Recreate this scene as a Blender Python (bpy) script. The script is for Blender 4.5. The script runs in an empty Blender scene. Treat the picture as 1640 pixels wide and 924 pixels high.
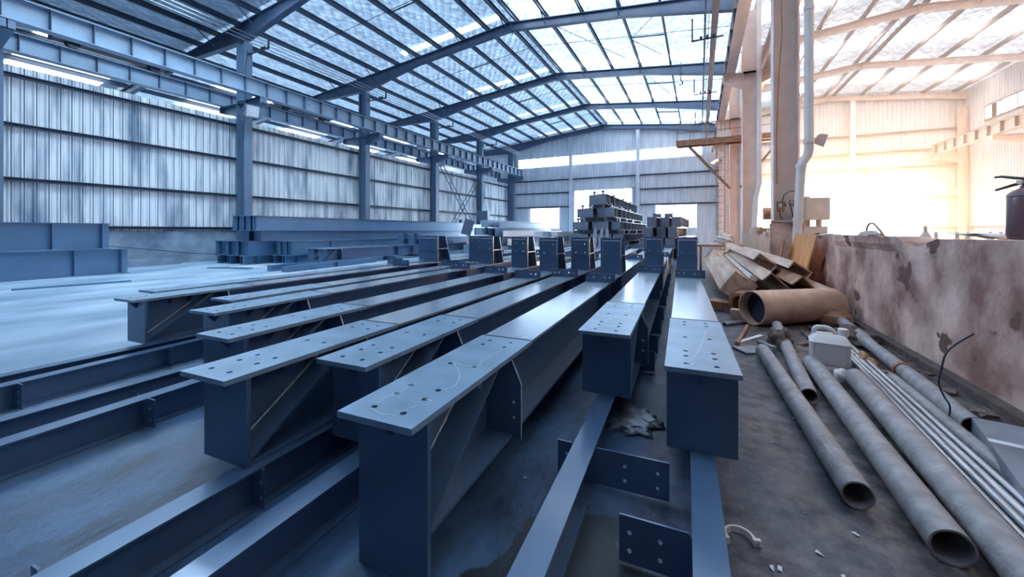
import bpy, bmesh, math, random
from mathutils import Vector, Matrix, Euler
random.seed(7)
S = bpy.context.scene
COL = S.collection
PI = math.pi
CAMH = 1.10
sn, cs = 300/694.2, 626/694.2          # yaw of the camera against the hall axis (25.6 deg)

# ------------------------------------------------------------------ measured points -> world metres
def at(x, y, z):                        # a point of the photo that lies on the level plane z
    f = 626*(CAMH-z)/(y-370); r = f*(x-820)/626
    return Vector((r*cs-f*sn, r*sn+f*cs, z))
def atY(x, y, Y):                       # ... on the upright plane Y
    t = (x-820)/626; f = Y/(t*sn+cs); r = t*f
    return Vector((r*cs-f*sn, Y, CAMH-(y-370)*f/626))

# ------------------------------------------------------------------ materials
MATS = {}
def mat(name, col, rough=0.5, metal=0.0, var=0.15, scale=3.0, bump=0.0, bscale=30.0, spec=0.5, stretch=(1,1,1), col2=None, thr=None, detail=5, coat=0):
    m = bpy.data.materials.new(name); m.use_nodes = True
    nt = m.node_tree; N = nt.nodes; L = nt.links
    b = N['Principled BSDF']
    b.inputs['Roughness'].default_value = rough
    b.inputs['Metallic'].default_value = metal
    b.inputs['Specular IOR Level'].default_value = spec
    tc = N.new('ShaderNodeTexCoord'); mp = N.new('ShaderNodeMapping')
    mp.inputs['Scale'].default_value = stretch
    L.new(tc.outputs['Object'], mp.inputs['Vector'])
    nz = N.new('ShaderNodeTexNoise'); nz.inputs['Scale'].default_value = scale; nz.inputs['Detail'].default_value = detail
    L.new(mp.outputs['Vector'], nz.inputs['Vector'])
    rp = N.new('ShaderNodeValToRGB')
    c1 = tuple(max(0, c*(1-var)) for c in col); c2 = col2 or tuple(min(1, c*(1+var)) for c in col)
    lo, hi = thr or (0.3, 0.7)
    rp.color_ramp.elements[0].position = lo; rp.color_ramp.elements[1].position = hi
    rp.color_ramp.elements[0].color = (*c1, 1); rp.color_ramp.elements[1].color = (*c2, 1)
    L.new(nz.outputs['Fac'], rp.inputs['Fac']); L.new(rp.outputs['Color'], b.inputs['Base Color'])
    if bump:
        n2 = N.new('ShaderNodeTexNoise'); n2.inputs['Scale'].default_value = bscale; n2.inputs['Detail'].default_value = 4
        L.new(mp.outputs['Vector'], n2.inputs['Vector'])
        bp = N.new('ShaderNodeBump'); bp.inputs['Strength'].default_value = bump; bp.inputs['Distance'].default_value = 0.02
        L.new(n2.outputs['Fac'], bp.inputs['Height']); L.new(bp.outputs['Normal'], b.inputs['Normal'])
    if coat:
        b.inputs['Coat Weight'].default_value = coat; b.inputs['Coat Roughness'].default_value = .16; b.inputs['Coat IOR'].default_value = 2.0
    MATS[name] = m
    return m

def emis(name, col, strength):
    m = bpy.data.materials.new(name); m.use_nodes = True
    nt = m.node_tree; N = nt.nodes
    N.remove(N['Principled BSDF'])
    e = N.new('ShaderNodeEmission'); e.inputs['Color'].default_value = (*col, 1); e.inputs['Strength'].default_value = strength
    nt.links.new(e.outputs[0], N['Material Output'].inputs['Surface'])
    return m

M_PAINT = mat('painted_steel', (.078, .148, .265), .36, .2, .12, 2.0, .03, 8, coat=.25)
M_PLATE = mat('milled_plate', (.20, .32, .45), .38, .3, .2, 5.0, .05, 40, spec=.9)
M_LITTOP = mat('lit_flange_paint', (.36, .46, .57), .27, .45, .10, 2.5, .03, 6, coat=.6)  # lighter copy of the column paint, bright reflections of the top flanges painted in
M_WELD = mat('weld_bead', (.72, .84, .95), .45, .1, .3, 60, .6, 90)  # pale bead colour, also used for painted edge highlights
M_FRAME = mat('frame_steel', (.062, .10, .175), .45, 0, .15, 2.5)
M_PURL = mat('purlin_steel', (.05, .08, .13), .45, .1, .15, 2.5)
M_CRANE = mat('crane_girder_steel', (.25, .355, .48), .42, 0, .12, 2.0)
M_COLL = mat('left_column_paint', (.13, .205, .31), .42, .1, .12, 2)
M_DARK = mat('dark_steel', (.02, .03, .05), .5, 0, .2, 4)
M_WIRE = mat('bare_wire', (.25, .30, .36), .35, .7, .1, 4)
M_COLR = mat('pale_column_paint', (.86, .68, .60), .5, 0, .10, 3)
M_GIRD = mat('stacked_girder_paint', (.105, .225, .385), .35, .25, .12, 1.2, coat=.3)
M_RUST = mat('primer_girder_paint', (.24, .26, .33), .36, .55, .2, 2, coat=.3)
M_PVC = mat('pale_pipe_plastic', (.90, .81, .77), .4, 0, .06, 4)
M_PIPE = mat('weathered_pipe', (.30, .275, .285), .55, .15, .14, 14, .25, 60, col2=(.41, .385, .40))
M_BAR = mat('bright_tube', (.45, .46, .50), .28, .8, .25, 12, .1, 60, stretch=(3, .3, 3))
M_WOOD = mat('old_timber', (.60, .33, .20), .6, 0, .3, 2, .2, 12, stretch=(5, .5, 5), col2=(.80, .60, .50))  # timber colour with the orange flare glow put into it
M_BIGP = mat('pale_rusty_pipe', (.58, .36, .26), .55, .1, .25, 5, .2, 25)
M_PLY = mat('plywood', (.74, .34, .13), .65, 0, .2, 4, .1, 20, stretch=(4, 4, .6))  # brown board colour pushed to orange for the flare glow
M_SCRAP = mat('scrap_steel', (.38, .19, .11), .55, .2, .35, 7, .3, 30)  # steel colour reddened to carry the orange flare glow
M_CLOTH = mat('dirty_cloth', (.12, .085, .075), .9, 0, .4, 12, .5, 30)
M_CLOTH2 = mat('pale_cloth', (.62, .56, .52), .9, 0, .2, 12, .4, 30)
M_CAN = mat('white_plastic', (.80, .74, .74), .35, 0, .06, 5)
M_CANL = mat('pale_label', (.70, .63, .65), .5, 0, .03, 5)
M_EXT = mat('extinguisher_paint', (.22, .12, .13), .3, 0, .08, 5)
M_BLACK = mat('black_rubber', (.012, .012, .016), .5, 0, .2, 5)
M_CHALK = mat('chalk_line', (.55, .62, .70), .9, 0, .25, 40)
M_MACH = mat('machine_paint', (.62, .52, .44), .5, 0, .12, 3)
M_PAPER = mat('paper_scrap', (.75, .75, .78), .8, 0, .1, 10)
M_SHEET = mat('sheet_metal', (.30, .33, .39), .4, .3, .3, 5, .1, 20)
M_CYL = mat('gas_bottle_paint', (.72, .66, .62), .4, 0, .1, 4)
M_BACKW = mat('back_wall_sheet', (.72, .75, .80), .5, 0, .14, 1.3, stretch=(3, 1, .4))
M_WALLR = mat('right_wall_sheet', (.84, .815, .81), .5, 0, .07, 1.5, stretch=(1, 3, .4))
M_WALLRB = mat('right_back_sheet', (.82, .78, .77), .5, 0, .08, 1.5, stretch=(3, 1, .4))
M_GIRTL = mat('girt_steel', (.045, .08, .14), .5, 0, .15, 3)
M_GIRTR = mat('pale_girt_steel', (.36, .28, .26), .5, 0, .15, 3)

# left wall sheets: vertical dirt streaks with a shape of their own
def wall_left_mat():
    m = mat('left_wall_sheet', (.33, .47, .62), .42, .1, .3, 1.1, .12, 3.0, stretch=(1, 2.2, .35), col2=(.86, .92, .96), thr=(.30, .54), detail=8)
    nt = m.node_tree; N = nt.nodes; L = nt.links
    b = N['Principled BSDF']; tc = N['Texture Coordinate']
    sep = N.new('ShaderNodeSeparateXYZ'); L.new(tc.outputs['Object'], sep.inputs[0])
    a = N.new('ShaderNodeMath'); a.operation = 'ADD'; a.inputs[1].default_value = 4.0; L.new(sep.outputs['Y'], a.inputs[0])
    md = N.new('ShaderNodeMath'); md.operation = 'MODULO'; md.inputs[1].default_value = .22; L.new(a.outputs[0], md.inputs[0])
    lt = N.new('ShaderNodeMath'); lt.operation = 'COMPARE'; lt.inputs[1].default_value = .086; lt.inputs[2].default_value = .011; L.new(md.outputs[0], lt.inputs[0])
    mx = N.new('ShaderNodeMix'); mx.data_type = 'RGBA'; mx.inputs['B'].default_value = (.05, .09, .16, 1)      # dark lines along the lap seams
    L.new(lt.outputs[0], mx.inputs['Factor']); L.new(N['Color Ramp'].outputs['Color'], mx.inputs['A']); L.new(mx.outputs['Result'], b.inputs['Base Color'])
    return m
M_WALLL = wall_left_mat()

def foil_mat(name, col, rough, T, tcol):
    m = mat(name, col, rough, .45, .22, 1.6, stretch=(1, 1, 1))
    nt = m.node_tree; N = nt.nodes; L = nt.links
    b = N['Principled BSDF']; tc = N['Texture Coordinate']
    hs = []
    for ang in (35, -35):
        mp = N.new('ShaderNodeMapping'); mp.inputs['Rotation'].default_value = (0, 0, math.radians(ang))
        w = N.new('ShaderNodeTexWave'); w.inputs['Scale'].default_value = 1.1; w.inputs['Distortion'].default_value = 1.2
        w.inputs['Detail'].default_value = 2; w.inputs['Detail Scale'].default_value = 2
        L.new(tc.outputs['Object'], mp.inputs['Vector']); L.new(mp.outputs['Vector'], w.inputs['Vector']); hs.append(w)
    a = N.new('ShaderNodeMath'); a.operation = 'ADD'
    L.new(hs[0].outputs['Fac'], a.inputs[0]); L.new(hs[1].outputs['Fac'], a.inputs[1])
    n2 = N.new('ShaderNodeTexNoise'); n2.inputs['Scale'].default_value = 3.5; n2.inputs['Detail'].default_value = 6
    L.new(tc.outputs['Object'], n2.inputs['Vector'])
    a2 = N.new('ShaderNodeMath'); a2.operation = 'MULTIPLY_ADD'; a2.inputs[1].default_value = 3.0
    L.new(n2.outputs['Fac'], a2.inputs[0]); L.new(a.outputs[0], a2.inputs[2])
    bp = N.new('ShaderNodeBump'); bp.inputs['Strength'].default_value = .9; bp.inputs['Distance'].default_value = .07
    L.new(a2.outputs[0], bp.inputs['Height']); L.new(bp.outputs['Normal'], b.inputs['Normal'])
    # dark threads of the netting that carries the blanket
    mxx = N.new('ShaderNodeMath'); mxx.operation = 'MAXIMUM'
    L.new(hs[0].outputs['Fac'], mxx.inputs[0]); L.new(hs[1].outputs['Fac'], mxx.inputs[1])
    th = N.new('ShaderNodeMapRange'); th.inputs['From Min'].default_value = .90; th.inputs['From Max'].default_value = 1.0; th.inputs['To Min'].default_value = 1; th.inputs['To Max'].default_value = .45
    L.new(mxx.outputs[0], th.inputs['Value'])
    rg = N.new('ShaderNodeMapRange'); rg.inputs['From Min'].default_value = .3; rg.inputs['From Max'].default_value = .7; rg.inputs['To Min'].default_value = .45; rg.inputs['To Max'].default_value = 1.25
    L.new(n2.outputs['Fac'], rg.inputs['Value'])
    pr = N.new('ShaderNodeMath'); pr.operation = 'MULTIPLY'; L.new(th.outputs['Result'], pr.inputs[0]); L.new(rg.outputs['Result'], pr.inputs[1])
    tcx = N.new('ShaderNodeVectorMath'); tcx.operation = 'SCALE'; tcx.inputs[0].default_value = tcol; L.new(pr.outputs[0], tcx.inputs['Scale'])
    # translucency added so sky light brightens the blanket from above
    tr = N.new('ShaderNodeBsdfTranslucent'); tr.inputs['Color'].default_value = (*tcol, 1)
    L.new(bp.outputs['Normal'], tr.inputs['Normal']); L.new(tcx.outputs[0], tr.inputs['Color'])
    mx = N.new('ShaderNodeMixShader'); mx.inputs['Fac'].default_value = T
    out = N['Material Output']
    L.new(b.outputs[0], mx.inputs[1]); L.new(tr.outputs[0], mx.inputs[2]); L.new(mx.outputs[0], out.inputs['Surface'])
    return m
M_FOIL = foil_mat('foil_insulation', (.50, .60, .72), .36, .014, (.35, .55, .78))  # foil copy kept darker to shade the nearest bay
M_FOILB = foil_mat('rear_foil_insulation', (.60, .69, .79), .38, .085, (.52, .68, .86))  # same foil lightened for the brighter bays behind
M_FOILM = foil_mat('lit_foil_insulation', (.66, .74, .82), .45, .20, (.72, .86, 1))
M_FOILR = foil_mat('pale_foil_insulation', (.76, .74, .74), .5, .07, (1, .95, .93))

def floor_mat():
    m = mat('concrete_floor', (.19, .33, .49), .5, 0, .25, 1.3, .18, 30, stretch=(1, .5, 1), col2=(.46, .59, .70), detail=9)
    nt = m.node_tree; N = nt.nodes; L = nt.links
    b = N['Principled BSDF']; tc = N['Texture Coordinate']
    sep = N.new('ShaderNodeSeparateXYZ'); L.new(tc.outputs['Object'], sep.inputs[0])
    ramp = N['Color Ramp']
    # trodden dirt along the dwarf wall, darker blue concrete under the steel, ragged border
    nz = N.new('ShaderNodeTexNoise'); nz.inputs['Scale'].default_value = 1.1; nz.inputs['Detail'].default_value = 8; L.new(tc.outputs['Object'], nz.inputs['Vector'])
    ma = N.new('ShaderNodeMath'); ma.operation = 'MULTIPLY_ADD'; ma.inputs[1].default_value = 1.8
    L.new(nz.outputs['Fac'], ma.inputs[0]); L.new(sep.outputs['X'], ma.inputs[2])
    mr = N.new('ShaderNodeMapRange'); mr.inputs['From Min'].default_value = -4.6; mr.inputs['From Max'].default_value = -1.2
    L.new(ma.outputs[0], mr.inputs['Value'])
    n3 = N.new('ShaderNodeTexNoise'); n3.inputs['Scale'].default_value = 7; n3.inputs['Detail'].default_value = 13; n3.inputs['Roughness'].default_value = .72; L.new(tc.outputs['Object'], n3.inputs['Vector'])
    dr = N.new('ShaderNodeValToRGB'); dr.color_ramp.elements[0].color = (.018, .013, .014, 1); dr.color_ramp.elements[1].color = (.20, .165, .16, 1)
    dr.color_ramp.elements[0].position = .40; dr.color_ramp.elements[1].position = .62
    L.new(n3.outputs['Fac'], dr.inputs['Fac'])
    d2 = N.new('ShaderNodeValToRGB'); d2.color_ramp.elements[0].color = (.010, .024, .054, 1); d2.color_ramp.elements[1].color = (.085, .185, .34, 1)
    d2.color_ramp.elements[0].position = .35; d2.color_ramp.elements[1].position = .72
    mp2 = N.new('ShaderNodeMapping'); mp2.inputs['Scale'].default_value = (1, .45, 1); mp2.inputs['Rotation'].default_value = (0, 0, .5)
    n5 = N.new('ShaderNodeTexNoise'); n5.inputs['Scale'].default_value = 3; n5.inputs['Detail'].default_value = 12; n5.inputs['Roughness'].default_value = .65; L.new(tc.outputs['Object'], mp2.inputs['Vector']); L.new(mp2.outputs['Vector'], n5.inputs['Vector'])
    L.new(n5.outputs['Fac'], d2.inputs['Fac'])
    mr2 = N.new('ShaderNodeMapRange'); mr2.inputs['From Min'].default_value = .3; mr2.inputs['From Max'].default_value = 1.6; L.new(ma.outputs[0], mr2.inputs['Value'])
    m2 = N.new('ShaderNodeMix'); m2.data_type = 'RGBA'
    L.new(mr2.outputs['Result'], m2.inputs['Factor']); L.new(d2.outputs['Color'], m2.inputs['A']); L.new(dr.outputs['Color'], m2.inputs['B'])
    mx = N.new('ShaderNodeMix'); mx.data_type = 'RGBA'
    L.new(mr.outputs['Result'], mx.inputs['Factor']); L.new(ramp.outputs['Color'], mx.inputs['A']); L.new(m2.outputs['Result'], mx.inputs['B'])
    # the oil stain between the raised columns
    d = N.new('ShaderNodeVectorMath'); d.operation = 'DISTANCE'; d.inputs[1].default_value = (-.38, .82, 0)
    mp = N.new('ShaderNodeMapping'); mp.inputs['Scale'].default_value = (1.25, .55, 1); mp.inputs['Location'].default_value = (.1, .35, 0)
    L.new(tc.outputs['Object'], mp.inputs['Vector']); L.new(mp.outputs['Vector'], d.inputs[0])
    n4 = N.new('ShaderNodeTexNoise'); n4.inputs['Scale'].default_value = 7; n4.inputs['Detail'].default_value = 5; L.new(tc.outputs['Object'], n4.inputs['Vector'])
    m4 = N.new('ShaderNodeMath'); m4.operation = 'MULTIPLY_ADD'; m4.inputs[1].default_value = .22; L.new(n4.outputs['Fac'], m4.inputs[0]); L.new(d.outputs['Value'], m4.inputs[2])
    r4 = N.new('ShaderNodeMapRange'); r4.inputs['From Min'].default_value = .47; r4.inputs['From Max'].default_value = .49; r4.inputs['To Min'].default_value = 1; r4.inputs['To Max'].default_value = 0
    L.new(m4.outputs[0], r4.inputs['Value'])
    mo = N.new('ShaderNodeMix'); mo.data_type = 'RGBA'; mo.inputs['B'].default_value = (.018, .024, .036, 1)
    L.new(r4.outputs['Result'], mo.inputs['Factor']); L.new(mx.outputs['Result'], mo.inputs['A'])
    L.new(mo.outputs['Result'], b.inputs['Base Color'])
    return m
M_FLOOR = floor_mat()

def plaster_mat():
    m = mat('old_plaster', (.42, .215, .175), .85, 0, .25, 2.3, .6, 12, col2=(.88, .60, .51), thr=(.36, .64), detail=10)  # brown plaster, warmed to take in the orange flare glow
    nt = m.node_tree; N = nt.nodes; L = nt.links
    b = N['Principled BSDF']; tc = N['Texture Coordinate']
    n = N.new('ShaderNodeTexNoise'); n.inputs['Scale'].default_value = 2.6; n.inputs['Detail'].default_value = 6; L.new(tc.outputs['Object'], n.inputs['Vector'])
    r = N.new('ShaderNodeMapRange'); r.inputs['From Min'].default_value = .635; r.inputs['From Max'].default_value = .66; L.new(n.outputs['Fac'], r.inputs['Value'])
    mx = N.new('ShaderNodeMix'); mx.data_type = 'RGBA'; mx.inputs['B'].default_value = (.17, .095, .075, 1)
    L.new(r.outputs['Result'], mx.inputs['Factor']); L.new(N['Color Ramp'].outputs['Color'], mx.inputs['A'])
    L.new(mx.outputs['Result'], b.inputs['Base Color'])
    return m
M_PLASTER = plaster_mat()
M_DADO = mat('left_dado_plaster', (.16, .24, .34), .7, 0, .3, 1.5, .2, 8, col2=(.33, .43, .53))
M_SKYL = emis('skylight_daylight', (.80, .90, 1.0), 5.0)
M_SKYR = emis('right_skylight_daylight', (1.0, .96, .94), 3.2)
M_SKYW = emis('weathered_skylight_daylight', (.6, .8, 1.0), 1.2)
M_FILLN = emis('near_fill_strip', (.62, .82, 1.0), 16.0)

def glass_mat():
    m = bpy.data.materials.new('window_glass'); m.use_nodes = True
    nt = m.node_tree; N = nt.nodes; N.remove(N['Principled BSDF'])
    t = N.new('ShaderNodeBsdfTransparent'); t.inputs['Color'].default_value = (.93, .96, 1, 1)
    g = N.new('ShaderNodeBsdfGlossy'); g.inputs['Roughness'].default_value = .05
    x = N.new('ShaderNodeMixShader'); x.inputs['Fac'].default_value = .06
    nt.links.new(t.outputs[0], x.inputs[1]); nt.links.new(g.outputs[0], x.inputs[2]); nt.links.new(x.outputs[0], N['Material Output'].inputs['Surface'])
    return m
M_GLASS = glass_mat()

# ------------------------------------------------------------------ mesh builder
class MB:
    def __init__(self): self.v = []; self.f = []
    def add(self, vs, fs):
        n = len(self.v); self.v += [tuple(p) for p in vs]; self.f += [tuple(i+n for i in q) for q in fs]; return self
    def box(self, x0, x1, y0, y1, z0, z1, M=None):
        vs = [(x, y, z) for x in (x0, x1) for y in (y0, y1) for z in (z0, z1)]
        if M is not None: vs = [M @ Vector(p) for p in vs]
        return self.add(vs, [(0,1,3,2), (4,6,7,5), (0,4,5,1), (2,3,7,6), (0,2,6,4), (1,5,7,3)])
    def prism(self, poly, a, b, axis='x', M=None):      # poly in the two other axes, in cyclic order
        n = len(poly)
        def P(u, w, t): return (t, u, w) if axis == 'x' else ((u, t, w) if axis == 'y' else (u, w, t))
        vs = [P(u, w, a) for u, w in poly] + [P(u, w, b) for u, w in poly]
        if M is not None: vs = [M @ Vector(p) for p in vs]
        return self.add(vs, [tuple(range(n)), tuple(range(2*n-1, n-1, -1))] + [(i, n+i, n+(i+1) % n, (i+1) % n) for i in range(n)])
    def tube(self, pts, r, seg=10, cap=True, hollow=0):
        pts = [Vector(p) for p in pts]; rs = r if isinstance(r, (list, tuple)) else [r]*len(pts)
        rings = []; up = None
        for i, p in enumerate(pts):
            d = ((pts[min(i+1, len(pts)-1)]-pts[max(i-1, 0)])).normalized()
            if up is None or abs(up.dot(d)) > .99: up = Vector((0, 0, 1)) if abs(d.z) < .9 else Vector((1, 0, 0))
            u = d.cross(up).normalized(); w = u.cross(d).normalized(); up = w
            rings.append((p, u, w))
        def ring(k, rr): p, u, w = rings[k]; return [p+u*(rr*math.cos(2*PI*j/seg))+w*(rr*math.sin(2*PI*j/seg)) for j in range(seg)]
        vs = []; fs = []
        for k in range(len(pts)): vs += ring(k, rs[k])
        for k in range(len(pts)-1):
            for j in range(seg): fs.append((k*seg+j, k*seg+(j+1) % seg, (k+1)*seg+(j+1) % seg, (k+1)*seg+j))
        m = len(pts)-1
        if hollow:
            o = len(vs)
            for k in (0, m): vs += ring(k, rs[k]-hollow)
            for j in range(seg):
                a, b = j, (j+1) % seg
                fs.append((o+a, o+seg+a, o+seg+b, o+b)); fs.append((a, o+a, o+b, b)); fs.append((m*seg+a, m*seg+b, o+seg+b, o+seg+a))
        elif cap: fs.append(tuple(range(seg-1, -1, -1))); fs.append(tuple(m*seg+j for j in range(seg)))
        return self.add(vs, fs)
    def lathe(self, prof, c=(0, 0, 0), seg=24):
        vs = []; fs = []
        for r, z in prof: vs += [(c[0]+r*math.cos(2*PI*j/seg), c[1]+r*math.sin(2*PI*j/seg), c[2]+z) for j in range(seg)]
        for k in range(len(prof)-1):
            for j in range(seg): fs.append((k*seg+j, k*seg+(j+1) % seg, (k+1)*seg+(j+1) % seg, (k+1)*seg+j))
        fs.append(tuple(range(seg-1, -1, -1))); fs.append(tuple((len(prof)-1)*seg+j for j in range(seg)))
        return self.add(vs, fs)
    def mesh(self, name, smooth=False):
        me = bpy.data.meshes.new(name); me.from_pydata(self.v, [], self.f)
        bm = bmesh.new(); bm.from_mesh(me); bmesh.ops.recalc_face_normals(bm, faces=bm.faces); bm.to_mesh(me); bm.free()
        if smooth:
            me.shade_smooth(); 
            try: me.set_sharp_from_angle(angle=math.radians(40))
            except Exception: pass
        return me

def holed_plate(outer, holes, t, seg=12):
    """plate in the x/z plane, thickness t along y; outer = polygon, holes = (x, z, r)"""
    bm = bmesh.new(); edges = []
    def loop(pts):
        vs = [bm.verts.new((x, 0, z)) for x, z in pts]
        for i in range(len(vs)): edges.append(bm.edges.new((vs[i], vs[(i+1) % len(vs)])))
    loop(outer)
    for hx, hz, r in holes: loop([(hx+r*math.cos(2*PI*k/seg), hz+r*math.sin(2*PI*k/seg)) for k in range(seg)])
    bmesh.ops.triangle_fill(bm, use_beauty=True, use_dissolve=False, edges=edges, normal=(0, -1, 0))
    ret = bmesh.ops.extrude_face_region(bm, geom=list(bm.faces))
    bmesh.ops.translate(bm, vec=(0, t, 0), verts=[v for v in ret['geom'] if isinstance(v, bmesh.types.BMVert)])
    bmesh.ops.recalc_face_normals(bm, faces=bm.faces)
    me = bpy.data.meshes.new('plate'); bm.to_mesh(me); bm.free()
    return me
def flat_plate(outer, holes, t, z, seg=12):            # the same, lying in x/y at height z
    me = holed_plate(outer, holes, t, seg)
    for v in me.vertices: x_, y_, z_ = v.co; v.co = (x_, z_, z+y_)
    bm = bmesh.new(); bm.from_mesh(me); bmesh.ops.recalc_face_normals(bm, faces=bm.faces); bm.to_mesh(me); bm.free()
    return me

# ------------------------------------------------------------------ objects
def obj(name, shape, m, parent=None, loc=(0, 0, 0), rot=(0, 0, 0), smooth=False, label=None):
    me = shape.mesh(name, smooth) if isinstance(shape, MB) else shape
    o = bpy.data.objects.new(name, me); COL.objects.link(o)
    if m is not None and not me.materials: me.materials.append(m)
    o.location = loc; o.rotation_euler = rot
    if parent is not None: o.parent = parent
    if label: o['label'] = label
    return o
def tag(o, label, cat, group=None):
    o['label'] = label; o['category'] = cat; o['kind'] = 'thing'
    if group: o['group'] = group
    return o
def thing(name, label, cat, loc=(0, 0, 0), rotz=0, group=None):
    o = bpy.data.objects.new(name, None); COL.objects.link(o)
    o.location = loc; o.rotation_euler = (0, 0, rotz); o.empty_display_size = .1
    return tag(o, label, cat, group)
def struct(name, shape, m, parent=None, smooth=False):
    o = obj(name, shape, m, parent, smooth=smooth)
    if parent is None: o['kind'] = 'structure'
    return o
def dup(root, loc, rotz, label, group=None):
    r = root.copy(); COL.objects.link(r); r.location = loc; r.rotation_euler = (root.rotation_euler[0], root.rotation_euler[1], rotz); r['label'] = label
    if group: r['group'] = group
    for ch in list(root.children):
        c = ch.copy(); COL.objects.link(c); c.parent = r
        for g in list(ch.children):
            d = g.copy(); COL.objects.link(d); d.parent = c
    return r
ORD = ['first', 'second', 'third', 'fourth', 'fifth', 'sixth', 'seventh', 'eighth', 'ninth', 'tenth', 'eleventh', 'twelfth', 'thirteenth', 'fourteenth', 'fifteenth', 'sixteenth', 'seventeenth', 'eighteenth', 'nineteenth', 'twentieth']

# ================================================================== SETTING
XL, XC, XR, RIDGE, RIDGER = -15.85, 1.5, 14.6, -7.28, 7.9
YB = 33.3
FR = [3.15, 9.15, 15.15, 21.15, 27.15, 33.15]
def roof_l(x): return 10.05 - .108*abs(x-RIDGE)
def roof_r(x): return 10.15 - .108*abs(x-RIDGER)
PL = [-7.5] + [-8.45-1.3*k for k in range(16)]
PR = [-7.05, -5.7, -4.2, -2.75, -1.3, .2]
PRR = [1.9, 3.2, 4.7, 6.2, 7.65, 8.15, 9.6, 11.1, 12.6, 14.0]

struct('floor', MB().box(-32, 18, -4, 34.5, -.2, 0), M_FLOOR)
struct('ground', MB().box(-80, 80, 34.5, 150, -.25, -.05), mat('outside_ground', (.75, .72, .68), .9))

def ceil_sheet(x0, x1, fn, purl, ya=-4, yb=YB+.1):
    xs = sorted(set([x0, x1]+[p for p in purl if x0 < p < x1]))
    pts = []
    for a, b in zip(xs, xs[1:]):
        for k in range(4):
            u = k/4; x = a+(b-a)*u; pts.append((x, -.05*math.sin(PI*u) if b-a > .6 else 0))
    pts.append((xs[-1], 0))
    ys = []
    fy = [-4]+FR
    fy = [ya]+[f for f in fy if ya < f < yb-.5]+[yb]
    for a, b in zip(fy, fy[1:]):
        ys += [a+(b-a)*k/10 for k in range(10)]
    ys.append(yb)
    b = MB(); vs = []; fs = []
    for y in ys:
        d = min(abs(y-f) for f in FR)
        sag = .4+.6*min(1, d/1.2)
        vs += [(x, y, fn(x)+.30+s*sag) for x, s in pts]
    n = len(pts)
    for j in range(len(ys)-1):
        for i in range(n-1): fs.append((j*n+i, j*n+i+1, (j+1)*n+i+1, (j+1)*n+i))
    b.add(vs, fs)
    return b
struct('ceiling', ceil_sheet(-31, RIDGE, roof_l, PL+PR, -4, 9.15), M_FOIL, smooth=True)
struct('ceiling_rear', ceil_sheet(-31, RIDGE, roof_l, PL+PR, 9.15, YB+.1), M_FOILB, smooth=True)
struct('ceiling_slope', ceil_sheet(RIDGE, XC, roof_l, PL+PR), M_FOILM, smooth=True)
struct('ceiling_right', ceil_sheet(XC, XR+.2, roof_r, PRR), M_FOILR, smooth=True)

# daylight strips let into the roof sheets
wn = [1]
def skylight(x0, x1, fn, y0, y1, m):
    b = MB(); segs = 1
    b.prism([(x0, fn(x0)+.235), (x1, fn(x1)+.235), (x1, fn(x1)+.26), (x0, fn(x0)+.26)], y0, y1, 'y')
    o = struct('window_%d' % wn[0], b, m); wn[0] += 1
for f in FR[2:]:
    skylight(-6.9, 1.2, roof_l, f-.75, f-.15, M_SKYL)
    skylight(-13.0, -7.7, roof_l, f-.55, f-.15, M_SKYW)
    skylight(-29, -21.8, roof_l, f-3.4, f-.6, M_SKYL)
skylight(-29, -21.8, roof_l, 5.6, 8.5, M_SKYL)
for f in FR[1:]:
    skylight(2.2, 7.5, roof_r, f-3.4, f-1.8, M_SKYR); skylight(8.3, 14.2, roof_r, f-3.4, f-1.8, M_SKYR)
for y_ in (3.6, 6.2):  # unseen glowing roof strips added to light the floor and left wall
    skylight(-14.6, -8.5, roof_l, y_, y_+1.4, M_FILLN)

def corr_wall(u0, u1, pos, axis, z0, ztop, openings=(), pitch=.22, dep=.028, sgn=1):
    dep = dep*1.7
    """ribbed sheet wall. axis 'y': runs along Y at X=pos; 'x': runs along X at Y=pos. sgn: side the ribs stand on"""
    b = MB(); prof = []; u = u0
    while u < u1-1e-6:
        for du, h in ((0, 0), (.030, 1), (.048, 1), (.078, 0), (.135, 0), (.142, .25), (.150, 0)):
            if u+du <= u1: prof.append((u+du, h*dep))
        u += pitch
    prof.append((u1, 0))
    def P(u, h, z): return (pos+sgn*h, u, z) if axis == 'y' else (u, pos+sgn*h, z)
    for (a, ha), (c, hc) in zip(prof, prof[1:]):
        m = (a+c)/2; iv = [(z0, None)]
        cuts = sorted([(o[2], o[3]) for o in openings if o[0] < m < o[1]])
        z = z0; spans = []
        for lo, hi in cuts:
            if lo > z: spans.append((z, lo, 0))
            z = hi
        spans.append((z, 0, 1))
        for lo, hi, top in spans:
            h1 = ztop(a) if top else hi; h2 = ztop(c) if top else hi
            b.add([P(a, ha, lo), P(c, hc, lo), P(c, hc, h2), P(a, ha, h1)], [(0, 1, 2, 3)])
    return b
struct('wall_left', corr_wall(-4, YB, -16.27, 'y', 1.0, lambda y: 5.45), M_WALLL)
struct('wall_left_dado', MB().box(-16.4, -16.19, -4, YB, 0, 1.1), M_DADO)
OB = [(-15.3, 0.2, 6.9, 7.75), (-9.87, -4.95, -.1, 4.6), (-14.1, -11.3, 1.3, 3.2), (-3.1, -.23, 1.35, 3.2)]
struct('wall_back', corr_wall(-31, XC, YB, 'x', 0, lambda x: roof_l(x)+.3, OB, sgn=-1), M_BACKW)
ORB = [(3.0, 12.4, -.1, 4.47)]
struct('wall_back_right', corr_wall(XC, XR, YB, 'x', 0, lambda x: roof_r(x)+.3, ORB, sgn=-1), M_WALLRB)
ORW = [(18.0, 31.4, 7.3, 8.15)]
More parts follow.
